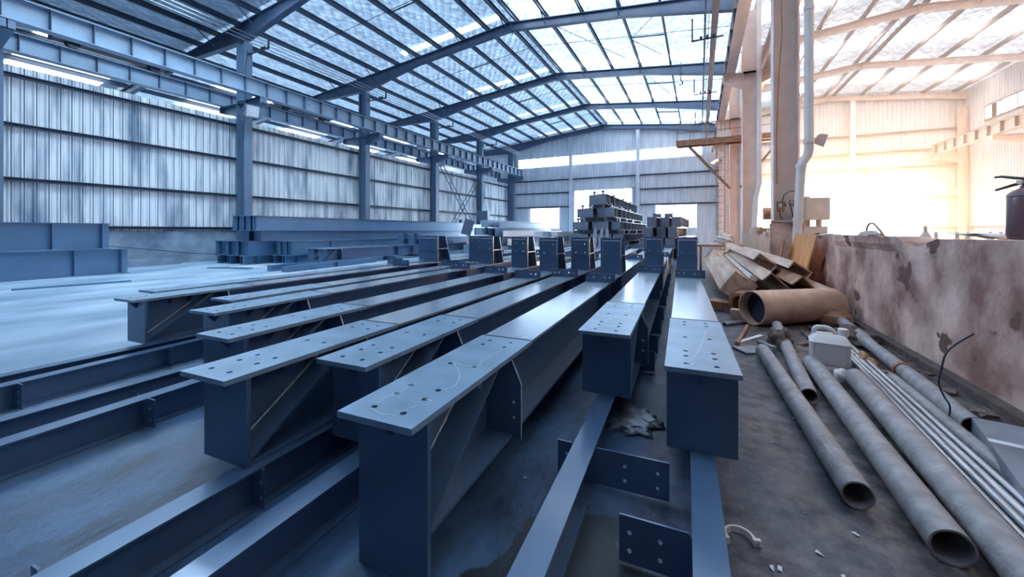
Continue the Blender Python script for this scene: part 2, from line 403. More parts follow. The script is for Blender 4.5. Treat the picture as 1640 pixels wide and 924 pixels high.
struct('wall_right', corr_wall(-4, YB, XR, 'y', 0, lambda y: roof_r(XR)+.3, ORW, sgn=-1), M_WALLR)
struct('wall_far_left', corr_wall(-4, YB, -31, 'y', 0, lambda y: roof_l(-31)+.3, (), pitch=.5), M_WALLL)
struct('wall_rear', MB().box(-31, XR, -4.2, -4, 0, 10.6), mat('rear_wall_sheet', (.05, .07, .10), .8))
struct('baseboard_back', MB().box(-15.6, -9.9, 33.12, 33.28, 0, 1.0).box(-4.9, XC, 33.12, 33.28, 0, 1.0).box(12.4, XR, 33.1, 33.28, 0, 1.0), M_BACKW)

def win(x0, x1, z0, z1, mull, name, m=M_FRAME, rows=1, y=33.24):
    b = MB(); t = .05
    b.box(x0, x1, y-.04, y+.04, z1-t, z1).box(x0, x1, y-.04, y+.04, z0, z0+t).box(x0, x0+t, y-.04, y+.04, z0, z1).box(x1-t, x1, y-.04, y+.04, z0, z1)
    for k in range(1, mull): xx = x0+(x1-x0)*k/mull; b.box(xx-.02, xx+.02, y-.03, y+.03, z0, z1)
    for k in range(1, rows): zz = z0+(z1-z0)*k/rows; b.box(x0, x1, y-.03, y+.03, zz-.02, zz+.02)
    o = struct(name, MB().box(x0+t, x1-t, y-.006, y+.006, z0+t, z1-t), M_GLASS)
    obj('window_frame', b, m, o)
win(-14.1, -11.3, 1.3, 3.2, 2, 'window_%d' % wn[0], M_BACKW, 2); wn[0] += 1
win(-3.1, -.23, 1.35, 3.2, 2, 'window_%d' % wn[0], M_BACKW, 2); wn[0] += 1
win(-15.3, .2, 6.9, 7.75, 3, 'window_%d' % wn[0], M_BACKW); wn[0] += 1
# right wall band of windows (runs along Y)
b = MB(); y0, y1, z0, z1 = 18.0, 31.4, 7.3, 8.15
b.box(14.5, 14.6, y0, y1, z0, z0+.07).box(14.5, 14.6, y0, y1, z1-.07, z1)
yy = y1
while yy > y0: b.box(14.5, 14.6, yy-.06, yy, z0, z1); yy -= 1.25
w = struct('window_%d' % wn[0], MB().box(14.57, 14.585, y0, y1-1.25, z0, z1), M_GLASS); wn[0] += 1
obj('window_frame', b, M_GIRTR, w)
obj('window_pane', MB().box(14.57, 14.585, y1-.85, y1-.45, z0+.05, z1-.05), M_DARK, w, label='dark open pane')
# door frames
struct('door_1', MB().box(-9.97, -9.82, 33.1, 33.3, 0, 4.7).box(-5.0, -4.85, 33.1, 33.3, 0, 4.7).box(-9.97, -4.85, 33.1, 33.3, 4.6, 4.72), M_BACKW)
struct('door_2', MB().box(2.9, 3.05, 33.05, 33.3, 0, 4.6).box(12.35, 12.55, 33.05, 33.3, 0, 4.6).box(2.9, 12.5, 33.05, 33.3, 4.47, 4.6), M_WALLRB)

# ------------------------------------------------------------------ rafters, purlins, girts, columns
def rafter(y, xa, xb, fn, haunch, m, name, label, group, braces, under=None):
    t = thing(name, label, 'rafter', (0, 0, 0), 0, group)
    apex = RIDGE if fn is roof_l else RIDGER
    xs = sorted(set([xa, xb, apex]+[h for h, _ in haunch if xa < h < xb]))
    def depth(x):
        hs = sorted(haunch)
        if x <= hs[0][0]: return hs[0][1]
        for (a, da), (c, dc) in zip(hs, hs[1:]):
            if a <= x <= c: return da+(dc-da)*(x-a)/(c-a)
        return hs[-1][1]
    top = [(x, fn(x)) for x in xs]; bot = [(x, fn(x)-depth(x)) for x in xs]
    obj('web', MB().prism(top+bot[::-1], y-.008, y+.008, 'y'), m, t)
    bw = .11
    obj('flange', MB().prism([(x, z) for x, z in top]+[(x, z-.025) for x, z in top[::-1]], y-bw, y+bw, 'y'), m, t)
    obj('flange', MB().prism([(x, z+.025) for x, z in bot]+[(x, z) for x, z in bot[::-1]], y-bw, y+bw, 'y'), m, t)
    obj('splice_plate', MB().box(apex-.03, apex+.03, y-bw, y+bw, fn(apex)-depth(apex)-.06, fn(apex)+.02), m, t)
    for x in braces:
        z = fn(x)
        obj('flange_brace', MB().tube([(x, y-.9, z+.08), (x, y-.02, z-depth(x)+.05)], .022, 6), m, t)
    return t
HL = [(-31, .35), (-19.5, .35), (XL-.2, .72), (XL+.3, .72), (-12.3, .36), (-2.6, .36), (1.2, .62)]
HR = [(2, .5), (4.5, .30), (13, .30), (14.6, .4)]
bays = ['nearest', 'second', 'third', 'fourth', 'fifth']
for i, y in enumerate(FR[1:]):
    yy = y if y < 33 else 33.05
    rafter(yy, -30.8, 1.3, roof_l, HL, M_FRAME, 'roof_rafter', 'dark steel roof rafter spanning the left hall, %s frame from the front' % ORD[i], 'roof rafters of the left hall', [p for k, p in enumerate(PL+PR) if k % 2 == 0 and p > -18] if y < 30 else [])
    rafter(yy, 1.7, 14.5, roof_r, HR, M_COLR, 'roof_rafter', 'pale slim roof rafter spanning the right hall, %s frame from the front' % ORD[i], 'roof rafters of the right hall', [4.7, 9.6, 12.6] if y < 30 else [])
def purlin(x, fn, m, label, group):
    z = fn(x)
    b = MB().box(x-.035, x-.02, -3.5, YB-.02, z+.015, z+.20).box(x-.035, x+.035, -3.5, YB-.02, z+.005, z+.02).box(x-.035, x+.035, -3.5, YB-.02, z+.20, z+.215).box(x+.025, x+.035, -3.5, YB-.02, z+.015, z+.04)
    tag(obj('roof_purlin', b, m), label, 'purlin', group)
for k, x in enumerate(PL): purlin(x, roof_l, M_PURL, 'dark steel roof purlin, %s down the left slope of the left hall from its ridge' % ORD[k], 'roof purlins of the left hall')
for k, x in enumerate(PR): purlin(x, roof_l, M_PURL, 'steel roof purlin, %s down the right slope of the left hall from its ridge' % ORD[k], 'roof purlins of the left hall')
for k, x in enumerate([p for p in PRR if p < 7.9][::-1]): purlin(x, roof_r, M_GIRTR, 'pale roof purlin, %s down the left slope of the right hall from its ridge' % ORD[k], 'roof purlins of the right hall')
for k, x in enumerate([p for p in PRR if p > 7.9]): purlin(x, roof_r, M_GIRTR, 'pale roof purlin, %s down the right slope of the right hall from its ridge' % ORD[k], 'roof purlins of the right hall')
# sag rods across the purlins in mid bay
for i in range(5):
    y = FR[i]+2.6
    b = MB()
    for xa, xb in ((-15.6, RIDGE), (RIDGE, 1.2)): b.tube([(xa, y, roof_l(xa)+.1), (xb, y, roof_l(xb)+.1)], .012, 6)
    tag(obj('sag_rod', b, M_DARK), 'thin steel tie rod crossing the left hall purlins in the %s bay' % bays[i], 'tie rod', 'roof tie rods')
    for xa, xb, q in ((-9.75, -11.05, 0), (-2.75, -1.3, 1)):
        tag(obj('purlin_strut', MB().tube([(xa, y+.1, roof_l(xa)+.08), (xb, y+.1, roof_l(xb)+.08)], .028, 6), M_DARK), 'short double strut between two purlins on the %s slope, %s bay' % (('left', 'right')[q], bays[i]), 'strut', 'purlin struts')
for i, (xa, ya, xb, yb) in enumerate([(-2.75, 18, -1.0, 20.9), (-2.75, 18, -1.2, 15.5), (-5.6, 16, -2.8, 20.8), (-1.3, 26.9, -2.7, 22)]):
    tag(obj('brace_rod', MB().tube([(xa, ya, roof_l(xa)+.08), (xb, yb, roof_l(xb)+.08)], .014, 6), M_DARK), ['diagonal brace rod under the right roof slope running back to the middle rafter', 'diagonal brace rod under the right roof slope running forward from the double strut', 'long diagonal brace rod crossing the foil near the ridge', 'diagonal brace rod under the right slope in the fourth bay'][i], 'brace rod', 'roof brace rods')

def girt(p0, p1, m, label, group):
    (x0, y0, z), (x1, y1, _) = p0, p1
    h = .05
    if abs(x1-x0) > abs(y1-y0): b = MB().box(x0, x1, y0-.10, y0, z-h, z-h+.02).box(x0, x1, y0-.10, y0, z+h-.02, z+h).box(x0, x1, y0-.02, y0, z-h, z+h)
    else:
        s = 1 if x0 < 0 else -1; xa, xb = sorted((x0, x0+s*.10)); wa, wb = sorted((x0, x0+s*.02))
        b = MB().box(xa, xb, y0, y1, z-h, z-h+.02).box(xa, xb, y0, y1, z+h-.02, z+h).box(wa, wb, y0, y1, z-h, z+h)
    tag(obj('wall_girt', b, m), label, 'girt', group)
for k, z in enumerate((1.2, 2.46, 3.88, 5.18)):
    girt((-16.22, -3.8, z), (-16.22, YB-.1, z), M_GIRTL, 'dark horizontal girt on the left ribbed wall, %s from the bottom' % ORD[k], 'girts of the left wall')
for k, z in enumerate((3.25, 4.5, 5.65)):
    for (xa, xb, w_) in ((-15.5, -10.3, 'left of the open doorway'), (-10.0, -4.7, 'over the open doorway'), (-4.35, 1.3, 'right of the open doorway')):
        if z < 4.6 and xa == -10.0: continue
        girt((xa, YB-.07, z), (xb, YB-.07, z), M_GIRTL, 'horizontal girt of the back wall %s, %s from the bottom' % (w_, ORD[k if xa != -10.0 else 0]), 'girts of the back wall')
for k, z in enumerate((5.15, 6.2, 7.4)):
    girt((1.8, YB-.07, z), (14.4, YB-.07, z), M_GIRTR, 'pale girt of the right hall back wall above the big doorway, %s from the bottom' % ORD[k], 'girts of the right back wall')
for k, z in enumerate((1.3, 3.2)):
    girt((12.6, YB-.07, z), (14.4, YB-.07, z), M_GIRTR, 'short pale girt right of the big doorway, %s one' % ('lower', 'upper')[k], 'girts of the right back wall')
girt((XR-.06, -3, 1.35), (XR-.06, YB-.2, 1.35), M_GIRTR, 'pale girt low along the white right wall', 'girts of the right wall')
for k, x in enumerate((-10.15, -4.5)):
    b = MB().box(x-.13, x+.13, 32.98, 33.0, 0, roof_l(x)-.4).box(x-.13, x+.13, 33.2, 33.22, 0, roof_l(x)-.4).box(x-.008, x+.008, 32.98, 33.22, 0, roof_l(x)-.4)
    tag(obj('wind_column', b, M_BACKW), 'steel post on the back wall %s the open doorway' % ('left of', 'right of')[k], 'column', 'back wall posts')
tag(obj('wind_column', MB().box(9.0, 9.25, 32.95, 33.2, 4.6, roof_r(9.1)-.3).box(9.0, 9.25, 32.9, 32.95, 4.6, 9.6), M_WALLRB), 'pale post on the right back wall above the big doorway', 'column', 'back wall posts')
tag(obj('wind_column', MB().box(9.85, 9.97, 33.0, 33.2, 4.6, 5.15), M_GIRTR), 'short stub post on top of the big doorway lintel', 'column', 'back wall posts')

def h_column(x, y, top, m, name, label, group, d=.50, bw=.26, corbels=()):
    t = thing(name, label, 'column', (x, y, 0), 0, group)
    obj('flange', MB().box(-d/2, -d/2+.022, -bw/2, bw/2, 0, top), m, t)
    obj('flange', MB().box(d/2-.022, d/2, -bw/2, bw/2, 0, top), m, t)
    obj('web', MB().box(-d/2+.022, d/2-.022, -.008, .008, 0, top), m, t)
    obj('base_plate', MB().box(-d/2-.08, d/2+.08, -bw/2-.06, bw/2+.06, 0, .03), m, t)
    for sx, reach, zt in corbels:
        a = sx*d/2; c = sx*(d/2+reach)
        q = [(a, zt), (c, zt), (c, zt-.22), (a, zt-.48)]
        if sx < 0: q = q[::-1]
        b = MB().prism(q, -.01, .01, 'y').box(min(a, c), max(a, c), -.14, .14, zt-.02, zt)
        lo = [(a, zt-.48), (c, zt-.22), (c, zt-.24), (a, zt-.50)]
        b.prism(lo if sx < 0 else lo[::-1], -.12, .12, 'y').box(c-.02, c+.0, -.13, .13, zt-.24, zt)
        obj('corbel', b, m, t)
        obj('stiffener', MB().box(-d/2+.02, d/2-.02, -bw/2, bw/2, zt-.02, zt), m, t)
    return t
ZC = 6.10                                     # corbel top, left hall
for i, y in enumerate(FR):
    yy = y if y < 33 else 32.9
    h_column(XL, yy, roof_l(XL)-.80, M_COLL, 'crane_column', 'blue steel column of the left wall row, %s from the front' % ORD[i], 'columns of the left row', .5, .30, [(1, .95, ZC), (-1, 1.15, ZC-.07)])
for i, y in enumerate(FR[1:]):
    yy = y if y < 33 else 32.9
    h_column(XC, yy, roof_l(1.2)-.70, M_COLR, 'crane_column', ['pale steel column at the end of the broken dwarf wall, with switch boxes', 'pale column just behind the one with the switch boxes', 'pale column carrying the walkway in the row between the halls', 'pale column between the halls behind the walkway', 'pale column between the halls against the back wall'][i], 'columns between the halls', .42, .30, [(-1, .52, 6.38), (1, .55, 6.38)])
for i, y in enumerate(FR[2:]):
    h_column(14.25, y if y < 33 else 32.9, 8.6, M_COLR, 'crane_column', 'pale column against the white right wall, %s from the front' % ORD[i], 'columns of the right wall', .35, .25, [(-1, 1.3, 5.75)])

def crane_girder(x, z, h, y0, y1, bw, m, label, step=.78, group='crane runway girders', side=(1,)):
    t = thing('crane_girder', label, 'crane girder', (x, y0, z), 0, group)
    L = y1-y0
    obj('flange', MB().box(-bw/2, bw/2, 0, L, 0, .02), m, t)
    obj('flange', MB().box(-bw/2, bw/2, 0, L, h-.02, h), m, t)
    obj('web', MB().box(-.008, .008, 0, L, .02, h-.02), m, t)
    obj('crane_rail', MB().box(-.035, .035, 0, L, h, h+.07), M_DARK, t)
    y = .39; first = None
    while y < L:
        for s in side:
            xa, xb = sorted((s*.008, s*bw/2*.93))
            if first is None: first = {}
            if s not in first:
                first[s] = MB().box(xa, xb, -.006, .006, .02, h-.02).mesh('stiffener'); first[s].materials.append(M_FRAME)
            obj('stiffener', first[s], None, t, (0, y, 0))
        y += step
    return t
crane_girder(-14.8, ZC, .57, -2, 33.0, .30, M_CRANE, 'nearer long crane runway girder with rib plates, on the hall side of the left columns')
crane_girder(-17.05, ZC-.07, .52, -2, 33.0, .30, M_CRANE, 'farther long crane runway girder, behind the left columns above the wall top')
crane_girder(.95, 6.40, .66, 2, 33.0, .28, M_COLR, 'crane runway girder left of the pale columns, seen from below', 1.2, side=(-1, 1))
crane_girder(2.0, 6.40, .66, 2, 33.0, .26, M_COLR, 'crane runway girder right of the pale columns between the halls', 1.2)
crane_girder(13.0, 5.78, .55, 14, 33.0, .28, M_COLR, 'crane runway girder along the white right wall', .95, side=(-1,))

# crane end trucks on the farther left girder
for k, (ya, yb) in enumerate(((4.45, 7.3), (11.2, 14.0))):
    t = thing('crane_end_truck', 'dark crane end truck on the farther runway girder, %s column' % ('in front of the nearest', 'behind the nearest')[k], 'crane truck', (-17.05, ya, ZC+.52), 0, 'crane end trucks')
    L = yb-ya
    obj('body', MB().box(-.16, .16, .08, L-.08, .12, .42).box(-.18, .18, 0, .08, .10, .46).box(-.18, .18, L-.08, L, .10, .46), M_DARK, t)
    for y in (.45, L-.45):
        w = MB().tube([(-.06, 0, 0), (.06, 0, 0)], .13, 16).tube([(-.075, 0, 0), (-.055, 0, 0)], .16, 16).tube([(.055, 0, 0), (.075, 0, 0)], .16, 16)
        obj('wheel', w, M_DARK, t, (0, y, .135), smooth=True)
# conductor wires with their brackets
for k, (x, z) in enumerate(((-14.55, 8.15), (-14.62, 8.05), (-14.70, 7.95))):
    tag(obj('conductor_wire', MB().tube([(x, -2, z)]+[(x, y, z) for y in FR[1:5]]+[(x, 32.9, z)], .014, 6), M_WIRE), 'bare conductor wire along the left columns, %s one' % ('top', 'middle', 'lowest')[k], 'wire', 'conductor wires of the left crane')
for i, y in enumerate(FR[1:5]):
    t = thing('conductor_bracket', 'small bracket with insulators holding the wires on the %s left column in view' % ORD[i], 'bracket', (-15.6, y, 7.85), 0, 'left conductor brackets')
    obj('arm', MB().box(0, 1.25, -.025, .025, 0, .05).box(1.2, 1.25, -.025, .025, 0, .35), M_DARK, t)
    for q in range(3): obj('insulator', MB().lathe([(.025, 0), (.045, .02), (.025, .04), (.045, .06), (.02, .08)], (1.0-.1*q, 0, .05), 10), M_DARK, t, smooth=True)
tag(obj('conductor_rail', MB().box(.42, .50, 4, 32.8, 8.05, 8.13).box(.36, .56, 4, 32.8, 8.03, 8.05), M_GIRTR), 'long straight conductor rail beside the right crane girder', 'rail')
for k, (x, z) in enumerate(((.2, 8.0), (.28, 7.9))):
    tag(obj('conductor_wire', MB().tube([(x, 4, z), (x, 32.8, z)], .012, 6), M_WIRE), 'bare conductor wire beside the right crane rail, %s one' % ('upper', 'lower')[k], 'wire', 'conductor wires of the right crane')
for i, y in enumerate(FR[2:5]):
    t = thing('conductor_bracket', 'hanging hook-shaped bracket with insulators under the right end of the %s rafter' % ORD[i+1], 'bracket', (.2, y, 8.0), 0, 'right conductor brackets')
    obj('hanger', MB().box(-.45, -.40, -.02, .02, -.25, .55).box(-.45, .55, -.02, .02, -.25, -.20), M_DARK, t)
    for q in range(3): obj('insulator', MB().lathe([(.03, 0), (.05, .03), (.03, .05), (.05, .07), (.02, .1)], (-.15+.2*q, 0, -.2), 10), M_DARK, t, smooth=True)
# hanging chain with hook
p = atY(1090, 100, 20.6); t = thing('chain_hook', 'small chain with a hook hanging under the roof near the middle rafter', 'hook', p)
for q in range(6):
    th = [2*PI*k/10 for k in range(11)]
    obj('chain_link', MB().tube([((.05*math.cos(a) if q % 2 else 0), (0 if q % 2 else .05*math.cos(a)), -.12*q-.0+.08*math.sin(a)) for a in th], .012, 6), M_DARK, t)
obj('hook', MB().tube([(0, 0, -.7), (0, 0, -.85), (.09, 0, -.95), (.08, 0, -1.06), (0, 0, -1.10), (-.07, 0, -1.03)], [.02, .025, .03, .03, .025, .012], 8), M_DARK, t)

# lattice X brace on the left wall between two columns
for k, (A, B) in enumerate((((-15.62, 21.4, 5.75), (-15.62, 26.8, -.1+.35)), ((-15.5, 26.9, 5.75), (-15.5, 21.5, .25)))):
    A, B = Vector(A), Vector(B); d = (B-A).normalized(); n = Vector((1, 0, 0)).cross(d).normalized()*.17
    t = thing('lattice_brace', 'ladder-like lattice brace on the left wall, %s' % ('falling towards the back', 'rising towards the back')[k], 'brace', A, 0, 'lattice cross braces')
    obj('rail', MB().tube([n, (B-A)+n], .03, 6), M_FRAME, t); obj('rail', MB().tube([-n, (B-A)-n], .03, 6), M_FRAME, t)
    L = (B-A).length; q = .3
    while q < L:
        obj('rung', MB().tube([d*q+n, d*q-n], .018, 6), M_FRAME, t); q += .5

# floodlights
def floodlight(loc, rz, label, m, sc_=1):
    t = thing('floodlight', label, 'floodlight', loc, rz)
    obj('housing', MB().prism([(0, -.18), (.30, -.24), (.30, .22), (.06, .2), (0, .1)], -.22, .22, 'y'), m, t, rot=(0, .35, 0))
    obj('lens', MB().box(.302, .315, -.19, .19, -.20, .18), M_PAPER, t, rot=(0, .35, 0))
    t.scale = (sc_,)*3
    obj('bracket', MB().box(-.05, .12, -.26, -.24, -.05, .03).box(-.05, .12, .24, .26, -.05, .03).box(-.07, -.04, -.26, .26, -.06, .04).box(-.3, -.05, -.03, .03, -.04, .02), m, t)
floodlight((-15.2, 9.0, 5.65), -.3, 'grey floodlight on the nearest big left column under the crane girder', M_CRANE)
FL2 = floodlight((1.95, 9.0, 2.80), -.2, 'small pale floodlight beside the downpipe of the column with switch boxes', M_COLR, .5)
b = MB().tube([(-15.56, 9.1, 8.0), (-15.5, 9.0, 7.3), (-15.54, 9.0, 6.6), (-15.5, 8.98, 6.0)], .012, 6).tube([(-15.5, 8.98, 5.5), (-15.45, 8.9, 5.1), (-15.52, 8.95, 4.6)], .01, 6)
tag(obj('power_cable', b, M_BLACK), 'thin black cable running down the nearest left column to the floodlight', 'cable')

# ================================================================== STEEL COLUMNS IN THE RAISED ROW
H = .377; W = .285; LC = 12.3
HOLES = [(sx*.058, y, .0115) for y in (.07, .18, .26, .52, .82, .90) for sx in (-1, 1)]
def fillet(vals): return vals
def make_column(label):
    t = thing('steel_column', label, 'steel column', (0, 0, .16), 0, 'raised row of lying steel columns')
    hw = W/2; hf = W/2-.006
    pl = obj('base_flange', flat_plate([(-hw, 0), (hw, 0), (hw, .98), (-hw, .98)], HOLES, .02, H-.02), M_PLATE, t, label='wider drilled flange plate at the end')
    obj('flange', MB().box(-hf, hf, .984, LC, H-.017, H-.003), M_LITTOP, t)
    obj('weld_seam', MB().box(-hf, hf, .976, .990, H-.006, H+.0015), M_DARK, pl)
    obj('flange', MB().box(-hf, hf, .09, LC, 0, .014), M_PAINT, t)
    obj('web', MB().box(-.005, .005, .105, LC, .014, H-.017), M_PAINT, t)
    obj('end_plate', MB().box(-hf, hf, .085, .103, .0, H-.02), M_PAINT, t)
    obj('gusset', MB().prism([(.02, H-.02), (.085, H-.02), (.085, H-.09)], -.005, .005, 'x'), M_PAINT, t)
    for y in (.32, .46): 
        obj('gusset', MB().prism([(.005, H-.02), (.09, H-.02), (.005, H-.10)], y-.004, y+.004, 'y'), M_PAINT, t)
    dg = obj('diagonal_stiffener', MB().prism([(.11, .02), (.11, .034), (.60, H-.02), (.615, H-.02)], .005, hf-.004, 'x'), M_PAINT, t)
    # rough weld bead along the diagonal where it meets the web
    pts = [Vector((.009, .11+.49*k/24, .036+(H-.058)*k/24)) for k in range(25)]
    obj('weld_bead', MB().tube(pts, [.0035+.0030*random.random() for _ in pts], 6), M_WELD, dg)
    rib = holed_plate([(.005, .0), (hf+.045, .0), (hf+.045, H-.13), (hf-.005, H-.02), (.005, H-.02)], [(hf+.01, .09, .008), (hf+.01, .16, .008)], .008)
    rb = obj('stiffener_plate', rib, M_PAINT, t, (0, .735, 0))
    rl = MB().tube([(hf-.003, .733, H-.018), (hf+.047, .733, H-.13), (hf+.047, .733, .0)], .003, 5)  # pale strip painting a highlight along the rib edge
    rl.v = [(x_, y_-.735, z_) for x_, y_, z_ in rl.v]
    obj('edge_highlight', rl, M_WELD, rb)
    # cleat with four holes
    obj('cleat', holed_plate([(-.14, 0), (.19, 0), (.19, .095), (-.14, .095)], [(-.10, .055, .011), (-.045, .055, .011), (.075, .055, .011), (.13, .055, .011)], .010), M_PAINT, t, (0, 3.45, H-.003))
    obj('stiffener', MB().box(.005, hf, 3.45, 3.458, .014, H-.017), M_PAINT, t)
    # bracket standing up on the flange
    y0 = 4.35; hb = .47
    fp = obj('bracket_plate', holed_plate([(-hf, H-.003), (hf, H-.003), (hf, H+hb), (-hf, H+hb)], [(sx*.068+.005, H+z, .0105) for sx in (-1, 1) for z in (.255, .375)], .014), M_PAINT, t, label='upright bracket front plate')
    for v in fp.data.vertices: v.co.y += y0
    obj('bolt_pad', holed_plate([(-.115, .20), (.115, .20), (.115, .43), (-.115, .43)], [(sx*.068, z, .0105) for sx in (-1, 1) for z in (.255, .375)], .016), M_PAINT, t, (0.005, y0-.016, H))
    pw = MB()
    for a_, b_ in (((-.11, .205), (.12, .205)), ((.12, .205), (.12, .435)), ((.12, .435), (-.11, .435)), ((-.11, .435), (-.11, .205))):
        pw.tube([(a_[0], y0-.003, H+a_[1]), (b_[0], y0-.003, H+b_[1])], .004, 6)
    obj('weld_bead', pw, M_WELD, fp)  # pale bead stands in for highlights on the pad edges
    obj('bracket_web', MB().prism([(y0+.014, H), (y0+.42, H), (y0+.25, H+hb), (y0+.014, H+hb)], -.005, .005, 'x'), M_PAINT, t)
    obj('bracket_back_plate', MB().prism([(y0+.42, H-.003), (y0+.432, H-.003), (y0+.262, H+hb), (y0+.25, H+hb)], -hf, hf, 'x'), M_PAINT, t)
    obj('bracket_stiffener', MB().prism([(y0+.014, H+.23), (y0+.335, H+.23), (y0+.332, H+.24), (y0+.014, H+.24)], -hf, hf, 'x'), M_PAINT, t)
    obj('stiffener', MB().box(-hf, -.005, y0, y0+.01, .014, H-.017), M_PAINT, t); obj('stiffener', MB().box(.005, hf, y0, y0+.01, .014, H-.017), M_PAINT, t)
    for yy in (7.2, 12.0):
        obj('cleat', holed_plate([(-.14, 0), (.16, 0), (.16, .095), (-.14, .095)], [(-.07, .055, .011), (.07, .055, .011)], .010), M_PAINT, t, (0, yy, H-.003))
    obj('end_plate', MB().box(-hf, hf, LC, LC+.015, 0, H+.05), M_PAINT, t)
    return t
ends = dict(j=(.011, 1.753), i=(-.48, 2.171), h=(-.88, .872), g=(-1.385, 1.188), f=(-1.745, .847), e=(-2.353, 1.191), d=(-3.135, 1.523), c=(-3.555, 1.869), b=(-4.284, 1.519), a=(-4.693, 1.833))
HEAD = math.radians(2.25)
order = 'jihgfedcba'
proto = None
cols = {}
for n, k in enumerate(order):
    lab = 'long blue steel column lying in the raised row, %s counted from the scrap pipes' % ORD[n]
    if proto is None:
        proto = make_column(lab); r = proto
    else: r = dup(proto, (0, 0, 0), 0, lab)
    r.location = (ends[k][0], ends[k][1], .16); r.rotation_euler = (0, 0, HEAD); cols[k] = r
tall_end = MB().box(-W/2+.006, W/2-.006, .085, .103, -.158, H-.02).mesh('end_plate'); tall_end.materials.append(M_PAINT)
for ch in cols['h'].children:
    if ch.name.startswith('end_plate') and len(ch.data.vertices) == 8 and min(v.co.y for v in ch.data.vertices) < 1: ch.data = tall_end
# chalk scribbles on three of the drilled plates
def chalk(parent, curves):
    for c in curves:
        m = MB()
        for a, b_ in zip(c, c[1:]):
            a = Vector((*a, 0)); b_ = Vector((*b_, 0)); d = (b_-a); nrm = Vector((-d.y, d.x, 0)).normalized()*.0016
            m.add([a-nrm, b_-nrm, b_+nrm, a+nrm], [(0, 1, 2, 3)])
        obj('chalk_mark', m, M_CHALK, parent, (0, 0, H+.0009), label='pale chalk scribble')
def sm(pts, n=6):
    P = [Vector(p) for p in pts]; out = []
    for i in range(len(P)-1):
        p0 = P[max(i-1, 0)]; p1 = P[i]; p2 = P[i+1]; p3 = P[min(i+2, len(P)-1)]
        for k in range(n):
            t = k/n; out.append(.5*((2*p1)+(-p0+p2)*t+(2*p0-5*p1+4*p2-p3)*t*t+(-p0+3*p1-3*p2+p3)*t**3))
    out.append(P[-1]); return [tuple(p) for p in out]
chalk(cols['h'], [sm([(-.065, .08), (-.07, .15), (-.052, .185), (-.06, .24), (-.05, .27)]), sm([(-.06, .06), (-.01, .04), (.045, .05)]), sm([(.05, .08), (.06, .12), (.09, .15), (.085, .18), (.06, .18)]), sm([(.07, .27), (.09, .32), (.05, .42), (-.02, .50), (-.055, .535), (-.08, .50)]), sm([(-.05, .53), (.03, .515), (.07, .53), (.055, .60), (.06, .70), (.075, .80)])])
chalk(cols['i'], [sm([(-.06, .06), (-.09, .12), (-.05, .17), (.0, .16), (.05, .19)]), sm([(.03, .14), (.04, .20), (.07, .18), (.06, .12), (.035, .13)]), sm([(-.06, .27), (.0, .45), (.05, .70), (.06, .82)]), sm([(-.10, .42), (.0, .44), (.09, .47)]), sm([(-.07, .26), (-.04, .30), (-.02, .27)])])
chalk(cols['j'], [sm([(-.05, .28), (-.065, .33), (-.06, .42), (-.065, .50), (-.04, .52), (.04, .53)]), sm([(-.05, .08), (-.01, .25), (.04, .60), (.05, .72)]), sm([(-.06, .07), (-.04, .05), (-.03, .09)]), sm([(-.055, .83), (-.03, .80), (.04, .80), (.055, .83)]), sm([(-.05, .28), (0, .27), (.055, .27)])])

# ------------------------------------------------------------------ floor beams under them
FBH, FBW = .16, .095
def floor_beam(x, y0, y1, head, label, fins, group='low floor beams under the columns', wide=.12, fin_mesh={}):
    """origin on the floor at y0; fins = list of (y from origin, side) side -1/1/0(both)"""
    t = thing('floor_beam', label, 'floor beam', (x, y0, 0), head, group)
    L = y1-y0; hw = FBW/2
    obj('flange', MB().box(-hw, hw, 0, L, FBH-.008, FBH-.0005), M_PAINT, t)
    obj('flange', MB().box(-hw, hw, 0, L, 0.001, .008), M_PAINT, t)
    obj('web', MB().box(-.004, .004, 0, L, .008, FBH-.008), M_PAINT, t)
    for y, s, wd in fins:
        for q in ((-1, 1) if s == 0 else (s,)):
            key = (q, wd)
            if key not in fin_mesh:
                e = hw+wd; zt = FBH-.009; c_ = .025
                out = [(.004, .009), (e, .009), (e, zt+.012), (hw+.01, zt+.012), (hw+.002, zt), (.004, zt)]
                hl = [(hw+wd*.42, .05, .008), (hw+wd*.42, .11, .008)]
                if wd > .2: hl += [(hw+wd*.85, .05, .008), (hw+wd*.85, .11, .008)]
                me = holed_plate(out, hl, .007)
                if q < 0: me.transform(Matrix.Scale(-1, 4, (1, 0, 0))); me.flip_normals()
                me.materials.append(M_PAINT); fin_mesh[key] = me
            obj('fin_plate', fin_mesh[key], None, t, (0, y, 0))
    return t
def beam_xy(px, py, head):                      # lead the beam's centre line back to Y = y0
    return at(px, py, .16)
def fb(px, py, y0, y1, head, label, fins, **kw):
    p = at(px, py, .16); x = p.x+math.tan(head)*(p.y-y0)
    return floor_beam(x, y0, y1, head, label, fins, **kw)
R25 = math.radians(2.6)
fb(1131, 800, .2, 12.5, math.radians(1.6), 'low steel floor beam sticking out beneath the column nearest the scrap pipes', [(1.13, -1, .22), (2.3, -1, .07), (3.3, -1, .16), (3.9, -1, .16), (4.9, -1, .16), (5.6, -1, .16), (6.6, -1, .16), (7.4, -1, .16), (8.5, -1, .16), (9.5, -1, .16)])
fb(910, 770, .1, 12.5, math.radians(2.4), 'low steel floor beam with cross plates beneath the second raised column', [(1.58, 1, .30), (1.58, -1, .07), (3.1, 1, .16), (3.6, 1, .16), (4.3, 1, .16), (5.0, 1, .16), (6.0, 1, .16), (7.0, 1, .16), (8, 1, .16), (9.2, 1, .16)])
fb(500, 785, .1, 12.5, math.radians(2.0), 'low floor beam beneath the third raised column, drilled fin plate near the front', [(.42, 1, .085), (1.25, -1, .04), (3.2, 1, .05)])
